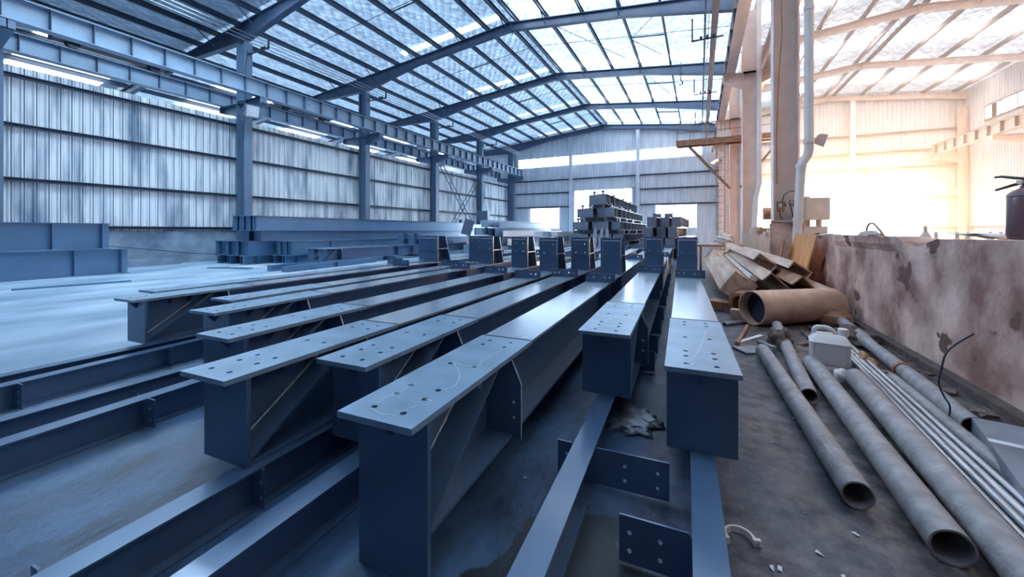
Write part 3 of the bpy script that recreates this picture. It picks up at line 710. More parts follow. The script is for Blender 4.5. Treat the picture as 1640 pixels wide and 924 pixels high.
fb(380, 758, .1, 12.5, R25, 'low floor beam running under the fifth raised column', [(.24, 1, .075), (.31, -1, .05), (.86, 1, .03), (2.9, 1, .05)])
fb(180, 651, .1, 8.5, math.radians(4.0), 'low floor beam with a drilled fin, passing beneath the sixth raised column', [(.99, 1, .075), (1.0, -1, .02), (2.9, 1, .05)])
fb(165, 625, .1, 12.5, R25, 'low floor beam left of the one with the drilled fin, beneath the seventh column', [(1.3, -1, .03), (1.42, 1, .02), (3.3, 1, .05)])
fb(120, 589, .1, 5.5, math.radians(5.0), 'low floor beam beneath the ninth raised column, second from the open floor', [(.75, 1, .07), (.65, -1, .03), (1.55, 1, .05)])
fb(110, 578, .1, 12.5, math.radians(1.2), 'outermost low floor beam beside the open floor on the left', [(.55, -1, .03), (.68, 1, .04), (2.5, 1, .05)])
floor_beam(-3.55, 2.2, 12.5, HEAD, 'low floor beam hidden beneath the eighth raised column', [(2.2, 1, .05)])

# ================================================================== STACKS OF GIRDERS AT THE LEFT
GMESH = {}
def gmesh(key, fn, m):
    if key not in GMESH:
        me = fn(); me.materials.append(m); GMESH[key] = me
    return GMESH[key]
def girder(name, x, y, z, head, L, h, bw, label, cat, group, m=M_GIRD, stiff=(), endplate=False, studs=(), tf=.016):
    t = thing(name, label, cat, (x, y, z), head, group)
    k = (round(L, 2), round(h, 2), round(bw, 2), m.name)
    obj('flange', gmesh(('t',)+k, lambda: MB().box(-bw/2, bw/2, 0, L, h-tf, h).mesh('flange'), m), None, t)
    obj('flange', gmesh(('b',)+k, lambda: MB().box(-bw/2, bw/2, 0, L, 0, tf).mesh('flange'), m), None, t)
    obj('web', gmesh(('w',)+k, lambda: MB().box(-.006, .006, 0, L, tf, h-tf).mesh('web'), m), None, t)
    if endplate: obj('end_plate', gmesh(('e',)+k, lambda: MB().box(-bw/2, bw/2, -.016, 0, 0, h).mesh('end_plate'), m), None, t)
    for y_ in stiff: obj('stiffener', gmesh(('s',)+k, lambda: MB().box(-bw/2*.95, bw/2*.95, -.006, .006, tf, h-tf).mesh('stiffener'), m), None, t, (0, y_, 0))
    for y_ in studs: obj('stud', gmesh(('k',)+k, lambda: MB().lathe([(.05, 0), (.05, .09), (.10, .10), (.10, .18), (.04, .20)], (0, 0, h), 8).mesh('stud'), m), None, t, (0, y_, 0))
    return t
# two deep plate girders, left edge of the view
def near_girder(xe, ye, z, label):
    girder('plate_girder', xe, ye-7.5, z, 0, 7.5, .64, .24, label, 'plate girder', 'deep plate girders on the left', stiff=(7.5-.15, 7.5-1.0, 7.5-2.6, 7.5-4.2), endplate=True)
near_girder(-13.65, 4.93, .005, 'deep blue plate girder resting on the floor by the left wall')
near_girder(-13.75, 4.60, .655, 'deep blue plate girder stacked on top of another by the left wall')
tag(obj('curb_block', MB().box(-15.9, -15.6, 4.6, 7.0, 0, .22), M_DADO), 'low concrete curb along the foot of the left wall behind the deep girders', 'curb')
tag(obj('cable_line', MB().tube([(-15.8, 4.5, .75), (-15.7, 6, .55), (-15.3, 7.2, .35), (-14.9, 8.0, .3)], .012, 6), M_BLACK), 'thin dark cable drooping along the left dwarf wall', 'cable')
# big stack: bottom layer, two bundles, tall girder on top
for k in range(5):
    girder('stacked_girder', -13.42-.36*k, 7.7+.12*(k % 2), 0.002, 0, 17, .28, .30, 'girder in the bottom layer of the long left stack, %s from the open floor' % ORD[k], 'girder', 'long left stack, bottom layer', stiff=(.4,))
for k in range(10):
    girder('stacked_girder', -13.38-.185*k, 7.75+.05*(k % 3), .285, 0, 17, .48, .17, 'girder of the tight bundle by the left wall, %s from the open floor' % ORD[k], 'girder', 'long left stack, wall bundle', stiff=(.05, 1.6))
for k in range(3):
    girder('stacked_girder', -12.48-.30*k, 8.5+.1*(k % 2), 0.002, 0, 16, .27, .26, 'bottom girder under the bundle nearer the open floor, %s one' % ORD[k], 'girder', 'long left stack, bottom layer', stiff=(.4,))
for k in range(6):
    girder('stacked_girder', -12.38-.155*k, 8.6+.05*(k % 2), .275, 0, 16, .48, .145, 'girder of the bundle nearer the open floor, %s from its open side' % ORD[k], 'girder', 'long left stack, floor-side bundle', stiff=(.05, 1.6))
girder('stacked_girder', -13.45, 8.2, .77, 0, 16, .34, .42, 'squat girder under the tall girder on the long left stack', 'girder', 'long left stack, upper layers', endplate=True)
girder('stacked_girder', -13.95, 8.1, .77, 0, 16, .34, .42, 'squat girder beside the left wall under the tall girder', 'girder', 'long left stack, upper layers', endplate=True)
for k in range(4):
    girder('stacked_girder', -13.30-.26*k, 7.95-.06*k, 1.115, 0, 13.5, .50, .24, 'tall girder on top of the long left stack, %s from the open floor' % ORD[k], 'girder', 'long left stack, tall top girders', stiff=(.06,))
for k in range(3):
    girder('stacked_girder', -13.30-.26*k, 21.6, 1.115, 0, 4.0, .42, .24, 'short girder lined up behind the tall top girders, %s one' % ORD[k], 'girder', 'long left stack, tall top girders', stiff=(.06, 2))
for k in range(5):
    zb = 1.618 if k < 1 else 1.538
    tag(obj('steel_block', MB().box(-13.5, -13.3, 20.5+1.15*k, 20.72+1.15*k, zb, zb+.18).box(-13.44, -13.36, 20.55+1.15*k, 20.67+1.15*k, zb+.18, zb+.22), M_FRAME), 'small dark steel block on the far end of the top girders, %s from the front' % ORD[k], 'block', 'blocks on the far stack')
# two more lying columns beside that stack
dup(proto, (-10.83, 8.5, .16), 0.0, 'blue steel column with bracket beside the long left stack, nearer the open floor', 'spare columns by the stack')
dup(proto, (-11.48, 8.62, .16), 0.0, 'blue steel column with bracket between the spare column and the long left stack', 'spare columns by the stack')
for k, (x, y) in enumerate(((-10.62, 6.8), (-9.98, 6.78), (-10.30, 7.5))):
    girder('low_beam', x, y, 0, .10, 3.6, .16, .16, 'low short beam with a closed end on the floor before the spare columns, %s one' % ('left', 'right', 'middle')[k], 'floor beam', 'short beams by the spare columns', endplate=True, stiff=(1.8,))
for k in range(3): 
    tag(obj('timber_bearer', MB().box(-12.2, -10.4, 9.2+2.2*k, 9.32+2.2*k, 0, .155), M_FRAME), 'square bearer on the floor under the spare columns, %s from the front' % ORD[k], 'bearer', 'bearers under the spare columns')
tag(obj('floor_plank', MB().box(-.5, .5, -.08, .08, 0, .05), M_PAPER, None, (-12.15, 7.1, 0), (0, 0, .35)), 'pale short plank on the open floor before the long stack', 'plank', 'planks on the open floor')
tag(obj('floor_plank', MB().box(-.7, .7, -.06, .06, 0, .03), M_GIRD, None, (-12.4, 6.75, 0), (0, 0, .30)), 'dark flat strip on the open floor before the pale plank', 'plank', 'planks on the open floor')
tag(obj('floor_plank', MB().box(-.8, .8, -.05, .05, 0, .03), M_GIRD, None, (-11.3, 3.3, 0), (0, 0, 1.4)), 'dark flat strip on the open floor in front of the deep girders', 'plank', 'planks on the open floor')

# ------------------------------------------------------------------ pile of mixed sections, middle distance
def channel(L, w, d, t=.012):
    return MB().box(-w/2, w/2, 0, L, 0, t).box(-w/2, -w/2+t, 0, L, t, d).box(w/2-t, w/2, 0, L, t, d)
PILE = [(-10.9, 16.5, .0, 0.1, .5, .3), (-10.3, 16.4, 0, -.05, .45, .3), (-9.7, 16.7, 0, .08, .5, .28), (-9.1, 16.6, 0, .0, .4, .25), (-8.5, 16.9, 0, -.1, .45, .25),
        (-10.6, 16.3, .32, .04, .5, .28), (-10.0, 16.6, .32, -.08, .4, .25), (-9.4, 16.9, .30, .1, .45, .25), (-8.8, 17.1, .28, -.15, .4, .22),
        (-10.3, 16.5, .62, .12, .45, .25), (-9.7, 16.8, .60, -.06, .4, .25), (-9.1, 17.2, .57, .05, .4, .2), (-10.05, 16.7, .89, -.02, .4, .25), (-9.55, 17.0, .87, .14, .35, .2)]
PILE = [(x+.55, y, z*1.45, a*.12, w_*.95, d_*1.42) for x, y, z, a, w_, d_ in PILE]
for k, (x, y, z, a, w_, d_) in enumerate(PILE):
    lay = ('bottom', 'second', 'third', 'top')[0 if k < 5 else 1 if k < 9 else 2 if k < 12 else 3]
    o = obj('steel_channel', channel(7+random.random()*2, w_, d_) if k % 3 else MB().box(-w_/2, w_/2, 0, 7, 0, d_), [M_CRANE, M_GIRD, M_CAN][k % 3], None, (x, y, z+.002), (0, 0, a))
    tag(o, 'steel section in the %s layer of the mixed pile, %s from the left' % (lay, ORD[k-(0, 5, 9, 12)[0 if k < 5 else 1 if k < 9 else 2 if k < 12 else 3]]), 'steel section', 'mixed steel pile')
t = thing('box_offcut', 'dark square box offcut standing on the front of the mixed steel pile', 'offcut', (-9.75, 16.9, 1.645), .2)
obj('body', MB().box(-.25, .25, 0, .5, 0, .42), M_FRAME, t); obj('end_plate', MB().box(-.29, .29, -.02, 0, -.02, .46), M_FRAME, t)
o = obj('tilted_plate', MB().box(-.25, .25, -.03, .03, 0, .75), M_FRAME, None, (-10.25, 16.15, .92), (-.15, .25, .1)); tag(o, 'dark plate leaning against the front of the mixed steel pile', 'plate')
for k in range(12):
    z = .13+.27*(k // 3); xx = -7.85+.38*(k % 3)+.03*(k // 3)
    o = obj('light_tube', MB().box(-.17, .17, 0, 4.6-.35*(k // 3), -.125, .125), M_CAN if k % 2 else M_CRANE, None, (xx, 18.5+.3*(k % 3)+.25*(k // 3), z), (0, 0, -.10))
    tag(o, 'pale square tube heaped right of the mixed pile, %s layer, %s from the left' % (('bottom', 'second', 'third', 'top')[k//3], ORD[k % 3]), 'tube', 'pale tubes beside the pile')

# ------------------------------------------------------------------ tall tiered stack before the back doorway
def tier(n, xa, xb, z, h, label):
    wd = (xb-xa)/n
    for k in range(n):
        girder('tier_girder', xa+wd*(k+.5), 19.6+.25*math.sin(3*k+z), z, 0, 11, h, wd*.86, '%s tier of the tall girder stack before the doorway, %s girder from the left' % (label, ORD[k]), 'girder', 'tall girder stack, %s tier' % label.split()[0], m=M_RUST, endplate=True, stiff=(.8, 2.2, 3.6, 5.0, 6.4, 7.8, 9.2, 10.6), studs=(.25, 3, 6, 9) if z > .3 else ())
tier(5, -6.3, -3.2, 0.0, .34, 'floor'); tier(5, -6.2, -3.3, .55, .40, 'second'); tier(5, -6.0, -3.5, 1.16, .42, 'third'); tier(4, -5.77, -3.72, 1.79, .47, 'fourth'); tier(2, -5.14, -4.1, 2.43, .52, 'top')
for k, (z, xa, xb, hh) in enumerate(((.34, -6.2, -3.3, .21), (.95, -6.0, -3.5, .21), (1.58, -5.8, -3.7, .21), (2.26, -5.2, -4.1, .17))):
    for q, y in enumerate((20.6, 25.0, 29.0)):
        tag(obj('stack_bearer', MB().box(xa, xb, y, y+.2, z, z+hh), M_RUST), 'cross bearer %s tiers of the tall stack, %s from the front' % (('between floor and second', 'between second and third', 'between third and fourth', 'between fourth and top')[k], ORD[q]), 'bearer', 'bearers in the tall stack')
for k, (px, py) in enumerate(((952, 366), (958, 362), (973, 366))):
    p = atY(px, py, 17.5)
    o = obj('leaning_board', MB().prism([(-.075, 0), (.075, 0), (.075, 1.1), (.0, 1.32), (-.075, 1.1)], 0, .05, 'y'), M_SHEET, None, (p.x, 17.5, .0), (-.12, (.0, .12, -.05)[k], 0))
    tag(o, 'pale pointed board standing in front of the tall girder stack, %s of three' % ('left one', 'middle one', 'right one')[k], 'board', 'pointed boards')
# lower stack to the right of it
for lay, (z, n, x0) in enumerate(((0, 4, -2.0), (.42, 4, -1.95), (.84, 3, -1.85), (1.26, 3, -1.72))):
    for k in range(n):
        girder('bundle_girder', x0+.46*k, 16.2+.5*(k % 2)+.1*lay, z, -.03, 10-lay, .40, .34, 'girder of the lower stack right of the tall stack, %s layer, %s from the left' % (('floor', 'second', 'third', 'top')[lay], ORD[k]), 'girder', 'lower girder stack', m=M_RUST, endplate=True, stiff=(.5, 1.2, 2.6, 4.0, 5.5))
for k, (px, py) in enumerate(((1053, 345), (1069, 343))):
    p = atY(px, py, 27.0)
    o = obj('box_column', MB().box(-.24, .24, -.3, .3, 0, 2.2).box(-.27, .27, -.34, .34, 2.16, 2.22).box(-.27, .27, -.34, .34, 0, .04), M_RUST, None, (p.x+.08*k, 27.0, 0)); tag(o, 'short box column standing behind the lower stack, %s of the pair' % ('left', 'right')[k], 'box column', 'standing box columns')

# ================================================================== RIGHT SIDE
# broken dwarf wall
prof = [(-1.5, 1.045), (3.0, 1.045), (4.25, 1.035), (4.40, 1.0), (4.48, .965), (4.80, .95), (4.84, 1.0), (4.9, 1.045), (5.6, 1.04), (6.3, 1.05), (7.2, 1.03), (8.0, 1.04), (8.70, 1.03)]
b = MB(); vs = []; fs = []; rnd = random.Random(3)
dense = []
for (a, za), (c, zc) in zip(prof, prof[1:]):
    n = max(1, int((c-a)/.12))
    for k in range(n): u = k/n; dense.append((a+(c-a)*u, za+(zc-za)*u+rnd.uniform(-.006, .006)))
dense.append(prof[-1])
X0, X1 = 1.70, 1.92
rows = [0, .2, .45, .7, .86, .93, 1.0]
for y, z in dense:
    for r in rows:
        over = 0
        if 4.88 < y < 6.9 and r >= .93: over = -.035          # the top course juts out here
        vs.append((X0+over+rnd.uniform(-.004, .004), y, z*r))
    vs.append((X1, y, z)); vs.append((X1, y, 0))
n = len(rows)+2
for j in range(len(dense)-1):
    for i in range(n): a, c = j*n+i, j*n+(i+1) % n; fs.append((a, c, (j+1)*n+(i+1) % n, (j+1)*n+i))
fs.append(tuple(range(n))); fs.append(tuple((len(dense)-1)*n+i for i in range(n-1, -1, -1)))
struct('wall_partition', b.add(vs, fs), M_PLASTER)
struct('wall_partition_rear', MB().box(1.28, 1.48, 9.35, 14.9, 0, 1.03), mat('partition_board', (.66, .45, .33), .8, 0, .2, 3, .3, 12))
struct('baseboard_partition', MB().box(1.62, 1.70, -1.5, 8.7, 0, .05), M_CLOTH)

# downpipes
def downpipe(pts, label, clips):
    t = thing('downpipe', label, 'downpipe', (0, 0, 0), 0, 'pale downpipes')
    obj('pipe', MB().tube(pts, .075, 16), M_PVC, t, smooth=True)
    for p, d in clips: 
        p = Vector(p); d = Vector(d).normalized()*.04
        obj('coupling', MB().tube([p-d, p+d], .088, 16), M_PVC, t, smooth=True)
    return t
downpipe([(1.82, 8.85, 9.0), (1.82, 8.85, 2.60), (1.80, 8.85, 2.50), (1.72, 8.85, 2.36), (1.70, 8.85, 2.25), (1.64, 8.84, 1.05), (1.63, 8.84, .05)], 'white downpipe with an elbow on the column with switch boxes', [((1.82, 8.85, 2.75), (0, 0, 1)), ((1.70, 8.85, 2.3), (0.05, 0, 1)), ((1.655, 8.845, 1.30), (0.05, 0, 1)), ((1.82, 8.85, 5.2), (0, 0, 1))])
downpipe([(1.75, 14.9, 9.0), (1.75, 14.9, 2.6), (1.66, 14.9, 2.2), (1.56, 14.9, .05)], 'white downpipe on the second pale column between the halls', [((1.75, 14.9, 6.2), (0, 0, 1)), ((1.75, 14.9, 3.2), (0, 0, 1)), ((1.64, 14.9, 1.9), (0.1, 0, 1))])
downpipe([(1.75, 20.9, 9.0), (1.75, 20.9, .05)], 'thin white downpipe on the third pale column beside the walkway', [((1.75, 20.9, 4), (0, 0, 1))])
# switch boxes and cables on the first right column
def switch_box(loc, w_, h_, label):
    t = thing('switch_box', label, 'switch box', loc, 0, 'switch boxes on the column')
    obj('case', MB().box(-w_/2, w_/2, -.07, 0, 0, h_), M_SCRAP, t)
    obj('cover_label', MB().box(-w_*.28, w_*.12, -.073, -.0705, h_*.35, h_*.8), M_PAPER, t)
    obj('lever', MB().box(w_/2, w_/2+.02, -.05, -.03, h_*.4, h_*.75), M_BLACK, t)
    for q in (-.3, .3): obj('gland', MB().tube([(q*w_, -.03, 0), (q*w_, -.03, -.03)], .012, 8), M_BLACK, t)
switch_box((1.40, 8.99, 1.50), .13, .16, 'brown switch box with a pale cover on the first right column')
switch_box((1.58, 8.99, 1.60), .09, .08, 'small switch box right of the larger one on the first right column')
b = MB().tube([(1.42, 8.93, 1.66), (1.45, 8.92, 1.78), (1.55, 8.92, 1.86), (1.66, 8.93, 1.84)], .009, 6).tube([(1.38, 8.93, 1.50), (1.39, 8.92, 1.38), (1.43, 8.94, 1.33)], .009, 6).tube([(1.55, 8.94, 1.6), (1.58, 8.93, 1.45), (1.60, 8.93, 1.30), (1.62, 8.95, 1.2)], .009, 6)
tag(obj('switch_cable', b, M_BLACK), 'looped cables around the switch boxes on the first right column', 'cable')
tag(obj('hanging_cable', MB().tube([(1.36, 8.95, 8.2), (1.39, 8.93, 6.5), (1.42, 8.93, 4.9), (1.37, 8.93, 4.1), (1.33, 8.93, 2.9), (1.34, 8.94, 2.0)], .010, 6), M_SCRAP), 'long thin cable hanging down the first right column', 'cable')
tag(obj('column_shelf', MB().box(1.22, 1.78, 8.82, 8.99, 1.28, 1.30).prism([(8.99, 1.28), (8.99, 1.16), (8.86, 1.28)], 1.25, 1.27, 'x'), M_MACH), 'narrow shelf plate under the switch boxes on the first right column', 'shelf')
tag(obj('column_casing', MB().box(1.22, 1.74, 8.86, 8.985, 0, 1.25), M_PLASTER), 'plastered casing around the foot of the first right column', 'casing')
# leaning boards
o = obj('leaning_sheet', MB().box(0, .018, -.55, .55, 0, 1.08), M_PLY, None, (1.30, 7.75, 0), (0, .23, .06)); tag(o, 'brown sheet of board leaning against the broken dwarf wall', 'board', 'leaning boards')
o = obj('leaning_sheet', MB().box(0, .02, -.35, .35, 0, .95), M_SCRAP, None, (1.22, 8.45, 0), (0, .13, -.1)); tag(o, 'darker narrow board leaning behind the brown one near the column', 'board', 'leaning boards')

# things on the dwarf wall
t = thing('fire_extinguisher', 'dark red fire extinguisher standing on top of the dwarf wall', 'fire extinguisher', (1.80, 3.51, 1.046), 0)
t.rotation_euler = (0, 0, math.radians(118))
obj('body', MB().lathe([(.068, 0), (.074, .006), (.074, .02), (.080, .028), (.080, .255), (.076, .262), (.079, .268), (.072, .285), (.055, .302), (.032, .314), (.026, .320), (.026, .332)], seg=32), M_EXT, t, smooth=True)
obj('valve', MB().tube([(0, 0, .332), (0, 0, .362)], .017, 12).box(-.02, .035, -.014, .014, .345, .366), M_DARK, t)
obj('grip', MB().tube([(.0, 0, .352), (.06, 0, .342), (.145, 0, .318)], [.008, .009, .007], 8), M_DARK, t)
obj('lever', MB().tube([(-.01, 0, .372), (.05, 0, .385), (.115, 0, .402), (.15, 0, .402)], [.009, .009, .008, .006], 8), M_DARK, t)
obj('gauge', MB().tube([(0.01, .012, .352), (.01, .030, .352)], .013, 12), M_PVC, t)
obj('nozzle', MB().tube([(-.02, 0, .352), (-.05, 0, .352)], .010, 10), M_BLACK, t)
def lump(name, loc, sz, m, label, cat, seed, group=None, fold=6.0, rz=0):
    bm = bmesh.new(); bmesh.ops.create_icosphere(bm, subdivisions=4, radius=1)
    r = random.Random(seed); ph = [r.uniform(0, 6) for _ in range(9)]
    for v in bm.verts:
        p = v.co
        k = 1+.13*math.sin(fold*p.x+ph[0]+2*math.sin(3*p.y+ph[1]))+.10*math.sin(fold*1.5*p.y+ph[2]+2*p.z)+.07*math.sin(fold*2.3*p.z+ph[3]+4*p.x)+.05*math.sin(14*p.x+9*p.y+ph[4])
        v.co = Vector((p.x*sz[0]*k, p.y*sz[1]*k, max(p.z*sz[2]*k, -.25*sz[2])))
    me = bpy.data.meshes.new(name); bm.to_mesh(me); bm.free(); me.shade_smooth()
    me.transform(Matrix.Translation((0, 0, .25*sz[2])))
    o = obj(name, me, m, None, loc, (0, 0, rz)); return tag(o, label, cat, group)
lump('cloth_heap', (1.80, 5.95, 1.035), (.09, .22, .05), M_CLOTH2, 'pale crumpled cloth heap on top of the broken dwarf wall', 'cloth', 4)
tag(obj('hose_loop', MB().tube(sm([(1.8, 6.05, 1.06), (1.8, 6.0, 1.16), (1.8, 5.86, 1.19), (1.8, 5.70, 1.13), (1.8, 5.55, 1.05)]), .012, 8), M_SCRAP), 'brown hose loop over the cloth heap on the dwarf wall', 'hose')
lump('cloth_heap', (1.80, 7.55, 1.025), (.10, .45, .03), M_CLOTH2, 'flat pale rag on the dwarf wall near the downpipe', 'cloth', 5)
lump('cloth_heap', (1.82, 8.2, 1.025), (.06, .14, .03), M_CLOTH, 'dark rag on the dwarf wall beside the downpipe foot', 'cloth', 6)
for k, y in enumerate((3.72, 3.9, 4.0)):
    tag(obj('paper_sheet', MB().prism([(-.14, 0), (-.05, .012), (.04, .004), (.13, .015), (.13, .018), (.04, .008), (-.05, .016), (-.14, .004)], -.08, .08, 'x'), [M_SCRAP, M_CLOTH2, M_PAPER][k], None, (1.82, y, 1.045+.012*k), (0, 0, .2*k)), ['brown folded sheet on the dwarf wall beside the fire extinguisher', 'pale folded sheet lying on the brown one on the dwarf wall', 'white paper on top of the folded sheets on the dwarf wall'][k], 'sheet', 'sheets on the dwarf wall')
tag(obj('loose_brick', MB().box(-.06, .06, -.12, .12, 0, .025), M_PLASTER, None, (1.81, 4.62, .965), (0, 0, .1)), 'loose piece of brick lying in the broken gap of the dwarf wall', 'brick')

# gas bottles behind the wall
for k in range(7):
    x = 3.05+.17*k; y = 7.95+.14*(k % 2)
    t = thing('gas_bottle', 'pale gas bottle in the row behind the dwarf wall, %s from the left' % ORD[k], 'gas bottle', (x, y, 0), 0, 'gas bottles behind the wall')
    hgt = 1.04 if k else 1.13
    obj('body', MB().lathe([(.07, 0), (.075, .01), (.075, hgt-.18), (.06, hgt-.10), (.025, hgt-.04)], seg=16), M_CYL, t, smooth=True)
    obj('cap', MB().lathe([(.02, hgt-.04), (.022, hgt+.03), (.01, hgt+.05)], seg=10), M_CYL, t, smooth=True)
# machines behind the wall
t = thing('workshop_machine', 'pale cabinet machine in the glare of the big doorway behind the dwarf wall', 'machine', (3.1, 15.6, 0), 0)
obj('base', MB().box(-.5, .5, -.4, .4, 0, 1.25), M_MACH, t); obj('head', MB().box(-.05, .55, -.45, .4, 1.45, 2.15), M_MACH, t); obj('neck', MB().box(-.4, -.05, -.3, .3, 1.25, 2.2).box(0, .12, -.1, .1, 1.25, 1.45).box(.3, .42, -.1, .1, 1.25, 1.45), M_MACH, t); obj('top_panel', MB().box(-.45, .05, -.42, .3, 2.15, 2.2), M_MACH, t)
t = thing('drill_press', 'old drilling machine between the first two pale columns, behind the board wall', 'machine', (1.85, 12.0, 0), 0)
obj('base', MB().box(-.3, .3, -.35, .35, 0, .95), M_SCRAP, t); obj('frame', MB().box(.02, .32, -.25, .25, .95, 1.75).prism([(.02, 1.75), (.32, 1.75), (.32, 1.95), (.15, 1.9)], -.22, .22, 'y'), M_COLR, t)
obj('motor', MB().tube([(-.35, 0, 1.55), (.05, 0, 1.55)], .16, 16), M_SCRAP, t, smooth=True); obj('table', MB().box(-.4, .02, -.3, .3, 1.12, 1.17), M_CLOTH2, t)
for k in range(3):
    o = obj('bench_item', MB().box(-.16, .16, -.2, .2, 0, .06+.03*k).box(-.1, .1, -.12, .12, .06+.03*k, .1+.04*k), [M_CLOTH2, M_SCRAP, M_MACH][k], None, (1.40, 9.8+1.2*k, 1.03)); tag(o, 'small box of odds and ends on the board wall between columns, %s from the front' % ORD[k], 'box', 'boxes on the board wall')

# walkway with railing on the third right column
t = thing('walkway', 'steel walkway with railing crossing the third pale column high up', 'walkway', (0, 21.0, 5.30), 0)
obj('deck', MB().box(-1.0, 3.4, -.75, -.25, 0, .05), M_SCRAP, t)
obj('edge_channel', MB().box(-1.0, 3.4, -.80, -.75, -.16, .10), M_SCRAP, t); obj('edge_channel', MB().box(-1.0, 3.4, -.25, -.21, -.16, .10), M_SCRAP, t)
for x in (-.95, -.4, .3, .9, 1.25, 2.4, 3.0): obj('post', MB().tube([(x, -.78, .05), (x, -.78, .82)], .018, 6), M_SCRAP, t)
for z in (.45, .82): obj('handrail', MB().tube([(-.95, -.78, z), (3.3, -.78, z)], .017, 6), M_SCRAP, t)
obj('kick_plate', MB().box(.85, 1.3, -.83, -.80, .08, .35), M_PVC, t)
for sx, xa, xb in ((1, -.45, 1.29), (2, 3.2, 1.71)):
    obj('strut', MB().tube([(xa, -.70, -.16), (xb, -.16, -2.2)], .055, 6), M_SCRAP, t); obj('strut', MB().tube([(xa, -.30, -.16), (xb, -.12, -2.2)], .055, 6), M_SCRAP, t)
floodlight((.72, 20.6, 4.6), 2.9, 'white lamp hanging under the walkway left of the third pale column', M_PVC)
tag(obj('meter_cabinet', MB().box(.75, 1.15, 20.52, 20.72, 5.355, 5.95).box(.78, 1.12, 20.51, 20.52, 5.39, 5.92), M_PVC), 'white cabinet standing on the walkway beside the third column', 'cabinet')
# ladder up to it
t = thing('access_ladder', 'thin steel ladder rising to the walkway left of the third pale column', 'ladder', (.88, 20.3, 0), 0)
for sx in (-.17, .17): obj('rail', MB().tube([(sx, 0, 0), (sx, 0, 6.1)], .02, 6), M_GIRTR, t)
rm = MB().tube([(-.17, 0, 0), (.17, 0, 0)], .012, 6).mesh('rung'); rm.materials.append(M_GIRTR)
for q in range(19): obj('rung', rm, None, t, (0, 0, .3+.3*q))

# ------------------------------------------------------------------ scrap pile
def tilt_channel(name, c, L, w_, d_, roll, head, pitch, m, label, solid=False):
    s_ = MB().box(-w_/2, w_/2, 0, L, -d_/2, d_/2) if solid else MB().box(-w_/2, w_/2, 0, L, d_/2-.014, d_/2).box(-w_/2, -w_/2+.014, 0, L, -d_/2, d_/2-.014).box(w_/2-.014, w_/2, 0, L, -d_/2, d_/2-.014)
    o = obj(name, s_, m, None, c, (pitch, roll, head)); return tag(o, label, 'steel section', 'scrap pile by the wall')
tilt_channel('box_beam', (.50, 6.35, .30), 5.0, .34, .34, .62, .05, .03, M_WOOD, 'large square box beam tipped on its edge at the left of the scrap pile', True)
tilt_channel('scrap_channel', (.70, 6.55, .42), 5.0, .10, .06, .62, .03, .02, M_CLOTH2, 'thin pale strip lying against the tipped box beam', True)
tilt_channel('scrap_channel', (.93, 6.25, .38), 5.2, .31, .16, .78, .05, .03, M_WOOD, 'wide steel channel tilted beside the box beam in the scrap pile')
tilt_channel('scrap_channel', (.90, 7.0, .62), 4.6, .30, .14, .70, .05, .015, M_WOOD, 'upper tilted channel resting on the wide one in the scrap pile')
tilt_channel('scrap_channel', (1.23, 6.1, .36), 5.0, .30, .16, .82, .06, .02, M_SCRAP, 'dark channel under the top angle in the scrap pile')
tilt_channel('scrap_channel', (1.23, 6.45, .57), 4.0, .26, .12, .62, .07, .02, M_WOOD, 'top channel of the scrap pile lying highest near the wall')
tilt_channel('scrap_channel', (1.48, 6.0, .30), 3.4, .20, .10, .80, .08, .03, M_WOOD, 'short channel at the right foot of the scrap pile by the wall')
tilt_channel('scrap_channel', (.98, 6.6, .07), 5.0, .40, .13, 0, .04, 0, M_SCRAP, 'flat heavy channel lying at the bottom of the scrap pile', True)
tilt_channel('scrap_channel', (1.46, 6.9, .07), 2.2, .36, .13, 0, .04, 0, M_SCRAP, 'heavy block section at the bottom of the scrap pile by the wall', True)
# large open pipe
p0, p1 = Vector((.55, 5.33, .2)), Vector((1.47, 6.02, .2))
d = (p1-p0).normalized()
t = thing('big_pipe', 'short fat steel pipe with a jagged open end lying before the scrap pile', 'pipe', (0, 0, 0), 0)
obj('shell', MB().tube([p0, p0+d*.4, p0+d*.8, p1], .2, 32, hollow=.012), M_BIGP, t, smooth=True)
obj('bore_shade', MB().tube([p0+d*.12, p0+d*.13], .186, 24), M_DARK, t)  # dark disc put in as the shade inside the open pipe
obj('seam', MB().tube([p0+Vector((0, 0, .2)).lerp(Vector((-.1, .1, .173)), .5), p1+Vector((0, 0, .2)).lerp(Vector((-.1, .1, .173)), .5)], .006, 6), M_WOOD, t)
t = thing('channel_offcut', 'heavy U-shaped steel offcut lying left of the fat pipe', 'offcut', (.50, 5.98, 0), -.45)
obj('arch', MB().prism([(-.15, 0), (-.15, .22), (-.09, .28), (.09, .28), (.15, .22), (.15, 0), (.10, 0), (.10, .20), (.06, .235), (-.06, .235), (-.10, .20), (-.10, 0)], -.02, .30, 'y'), M_SCRAP, t)
obj('tongue', MB().box(-.48, -.15, 0, .26, 0, .12), M_SCRAP, t)
tag(obj('timber_block', MB().box(-.10, .10, -.06, .06, 0, .12), M_WOOD, None, (.46, 5.62, 0), (0, 0, -.3)), 'small square timber block before the open end of the fat pipe', 'block')
tag(obj('drum_end', MB().lathe([(.17, 0), (.18, .05), (.17, .12), (.12, .17), (.03, .19)], seg=24), M_SCRAP, None, (1.42, 6.22-.45, 0)), 'rounded tank end on the floor behind the long conveyor tube', 'tank end')
